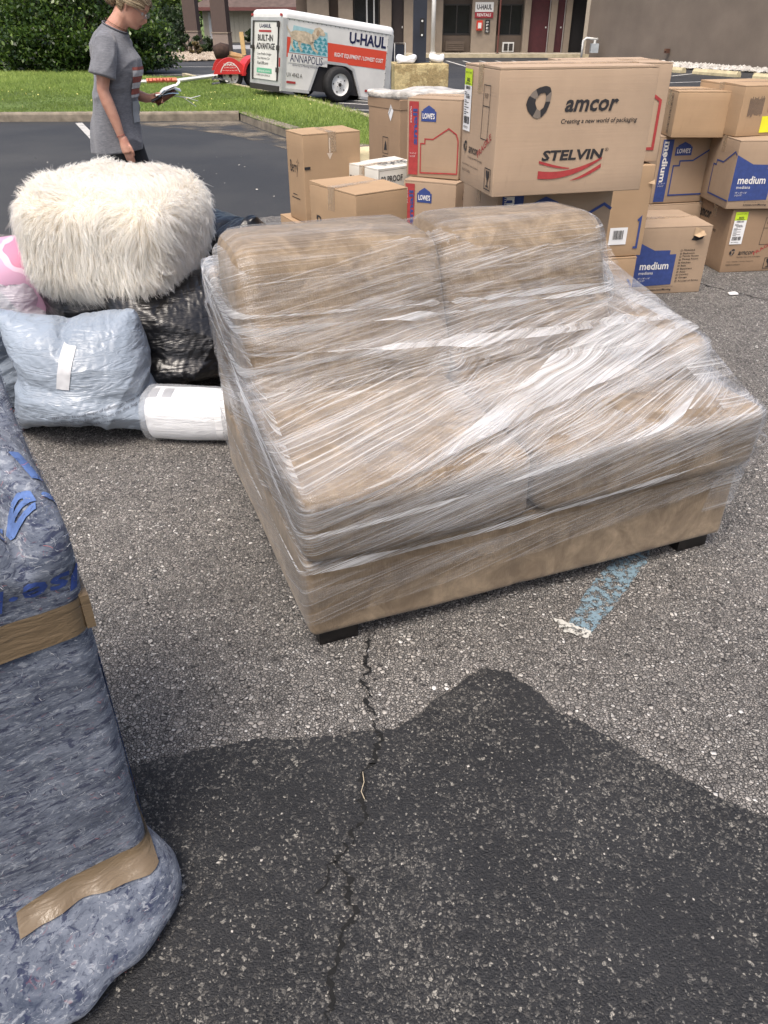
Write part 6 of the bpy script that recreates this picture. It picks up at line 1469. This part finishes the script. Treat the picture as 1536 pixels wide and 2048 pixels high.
# hair: cap of combed strands plus bun
hc = flat('ash_blonde_hair_base', (.15,.10,.055), .7, var=.3, scale=40)
cap = MB(); Vc = []; Fc = []
hm_v = []
for (x, y, z) in hv:
    hm_v.append((x, y, z))
hvn = np.array(hv); keep = (hvn[:,2] > .030+.0*hvn[:,0]) & ((hvn[:,0] < .072) | (hvn[:,2] > .058)) | ((hvn[:,0] < -.028) & (hvn[:,2] > -.055)) | ((hvn[:,0] < .05) & (hvn[:,2] > .02))
cen = np.array([-.005,0,.02]); dv = hvn-cen; dv /= np.linalg.norm(dv, axis=1, keepdims=True)
hp = hvn+dv*(.010+.004*sn(hvn*np.array([1,1,1]), 60, 5))[:,None]
fa = [f_ for f_ in hf if len(f_) == 4 and all(keep[i] for i in f_)]
cap.add([tuple(q) for q in hp], fa, HM); cp = cap.build('hair', hc, PR, True, fix=False)
rs = np.random.RandomState(6); bun = HM @ Vector((-.128,0,-.012)); st = MB()
V_, F_ = rbox((-.042,-.045,-.042),(.042,.045,.042),.04,8); V_ = V_+.006*np.stack([sn(V_,60,1),sn(V_,60,2),sn(V_,60,3)],1)
MB().add(V_, F_, Matrix.Translation(bun)).build('hair_bun', hc, PR, True)
# strands as thin ribbons from the hairline back to the bun
kk = np.where(keep)[0]; pick = rs.choice(kk, 1500); RV = []; RF = []; RT = []
tgt = np.array([-.105,0,.0])
for q_, i in enumerate(pick):
    p0 = hp[i]+dv[i]*.001; pts_ = []
    Ls = rs.uniform(.25, .8)
    for s_ in np.linspace(0, 1, 7):
        q = p0*(1-s_*Ls)+tgt*(s_*Ls); d_ = q-cen; r_ = np.linalg.norm(d_); 
        # stay on the skull surface
        rr = np.interp(s_, [0,1], [np.linalg.norm(p0-cen), np.linalg.norm(tgt-cen)]) if r_ < .13 else r_
        q = cen+d_/r_*max(r_, min(rr, .125))+dv[i]*.003*math.sin(s_*3+q_); pts_.append(q)
    pts_ = np.array(pts_); tg = np.gradient(pts_, axis=0); side_ = np.cross(tg, pts_-cen); side_ /= np.linalg.norm(side_, axis=1, keepdims=True)+1e-9
    w_ = .0011; b = len(RV)
    for a_, s_ in zip(pts_, side_): RV.append(HM @ Vector(a_-s_*w_)); RV.append(HM @ Vector(a_+s_*w_))
    for k in range(6): RF.append((b+2*k, b+2*k+1, b+2*k+3, b+2*k+2))
    RT.append(rs.uniform(0, 1))
for j in range(420):   # messy bun loops
    a = rs.uniform(0, 6.28); b0 = rs.uniform(-1, 1); ax_ = rs.normal(size=3); ax_ /= np.linalg.norm(ax_); e1 = np.cross(ax_, [0,0,1]); e1 /= np.linalg.norm(e1); e2 = np.cross(ax_, e1); r_ = rs.uniform(.040,.058); b = len(RV); c_ = np.array(bun)+ax_*.012*b0
    for k in range(7):
        t_ = a+k*.35; q = c_+e1*math.cos(t_)*r_+e2*math.sin(t_)*r_; RV.append(Vector(q-ax_*.0011)); RV.append(Vector(q+ax_*.0011))
    for k in range(6): RF.append((b+2*k, b+2*k+1, b+2*k+3, b+2*k+2))
    RT.append(rs.uniform(0, 1))
mhh = mesh(np.array([tuple(v_) for v_ in RV]), np.array(RF)); at = mhh.attributes.new('tint', 'FLOAT', 'FACE'); at.data.foreach_set('value', np.repeat(RT, 6).astype(np.float32))
m, t, p, o = new_mat('ash_blonde_strands'); n = N(t); an = n('ShaderNodeAttribute', attribute_name='tint'); n.l(n.ramp(an.outputs['Fac'], [(0,(.13,.09,.05)),(.5,(.30,.22,.13)),(1,(.55,.45,.30))]), p.inputs['Base Color']); p.inputs['Roughness'].default_value = .4
link('hair_strands', mhh, m, PR)['kind'] = 'stuff'
# face details
lipm = flat('lips', (.32,.10,.085), .45)
for z_, r_ in ((-.060,.0032),(-.069,.0036)):
    MB().tube([HM @ Vector((.0845-4.6*y*y*3, y, z_)) for y in (-.022,-.012,0,.012,.022)], [.0012,r_,r_,r_,.0012], 6).build('lip', lipm, PR, True)
for s_ in (-1,1):
    MB().tube([HM @ Vector((.066,s_*.030,.004)), HM @ Vector((.076,s_*.030,.004))], [.011,.009], 10).build('eye', flat('eye_white', (.5,.45,.42), .3), PR, True)
    MB().tube([HM @ Vector((.083,s_*.014,.027)), HM @ Vector((.084,s_*.030,.031)), HM @ Vector((.070,s_*.048,.026))], [.0018,.0026,.0012], 6).build('eyebrow', hc, PR, True)
GL = thing('glasses', 'thin metal framed glasses worn by the woman', 'glasses', (0,0,0)); GL.location = PR.location; GL.scale = PR.scale
gmt = flat('glasses_metal', (.35,.33,.32), .3, .8)
for s_ in (-1,1):
    loop = [HM @ Vector((.098-.006*abs(math.sin(a)), s_*.031+.021*math.cos(a), .004+.015*math.sin(a))) for a in [2*math.pi*i/16 for i in range(17)]]
    MB().tube(loop, .0014, 5).build('lens_rim', gmt, GL, True)
    lm_, t, p, o = new_mat('lens_glass'); p.inputs['Alpha'].default_value = .25; p.inputs['Roughness'].default_value = .05; p.inputs['Base Color'].default_value = (.8,.85,.88,1)
    MB().add([tuple(q) for q in loop[:-1]], [tuple(range(16))]).build('lens', lm_, GL, fix=False)
    MB().tube([HM @ Vector((.092,s_*.052,.010)), HM @ Vector((.05,s_*.074,.014)), HM @ Vector((-.005,s_*.080,.018))], .0014, 5).build('temple_arm', gmt, GL, True)
MB().tube([HM @ Vector((.1,-.011,.006)), HM @ Vector((.104,0,.009)), HM @ Vector((.1,.011,.006))], .0013, 5).build('bridge', gmt, GL, True)
# necklace cord and bracelet
nc = [(.040+.062*math.cos(a), .066*math.sin(a), 1.404-.034*math.cos(a)) for a in [2*math.pi*i/30 for i in range(31)]]
nl = MB().tube([(x, y, 2*1.40-z) if False else (x, y, z) for x, y, z in nc], .0016, 5).build('necklace_cord', flat('brown_cord', (.12,.06,.035), .6), PR, True)
MB().tube([(.012+.028*math.cos(a), -.20+.028*math.sin(a), .80+.008*math.cos(a)) for a in [2*math.pi*i/20 for i in range(21)]], .0022, 5).build('bracelet', flat('red_brown_bracelet', (.18,.05,.04), .5), PR, True)
# things she holds
HB = thing('paper_bundle', 'brown leather folder with loose papers in the woman\'s left hand', 'papers', (-1.755+.242,5.84+.113,1.014), 0)
HB.rotation_euler = (rad(10), rad(-28), rad(10)); HB.scale = (1.05,1.05,1.05)
MB().tube([(-.05,0,.0),(.10,0,.0)],.021,12).build('leather_roll', flat('brown_leather', (.10,.035,.018), .4, bump=.3), HB, True)
MB().box(-.07,-.03,.020,.11,.03,.026).build('notebook', flat('black_cover', (.015,.015,.018), .5), HB)
rs2 = random.Random(3)
for i in range(7):
    a = rs2.uniform(-.5,.5); x0 = rs2.uniform(-.03,.05); V_ = []; 
    for k in range(5): V_ += [(x0+.03*k, -.03+.01*k*a, .027+.006*i*.4+.010*math.sin(k*.8+i)-(.004*k*k if i > 3 else 0)), (x0+.03*k, .02+.01*k*a, .03+.006*i*.4+.012*math.sin(k*.9+i)-(.004*k*k if i > 3 else 0))]
    MB().add(V_, [(2*k,2*k+1,2*k+3,2*k+2) for k in range(4)]).build('paper_sheet', [PAPER, flat('blue_paper', (.25,.36,.48), .6)][i % 3 == 1], HB, True, fix=False)
for i in range(3): MB().tube([(.06,.0,-.01),(.12+.02*i,-.01*i,-.06-.01*i),(.16+.03*i,-.01,-.14+.02*i)], .0022, 5).build('loose_strap', PAPER, HB, True)
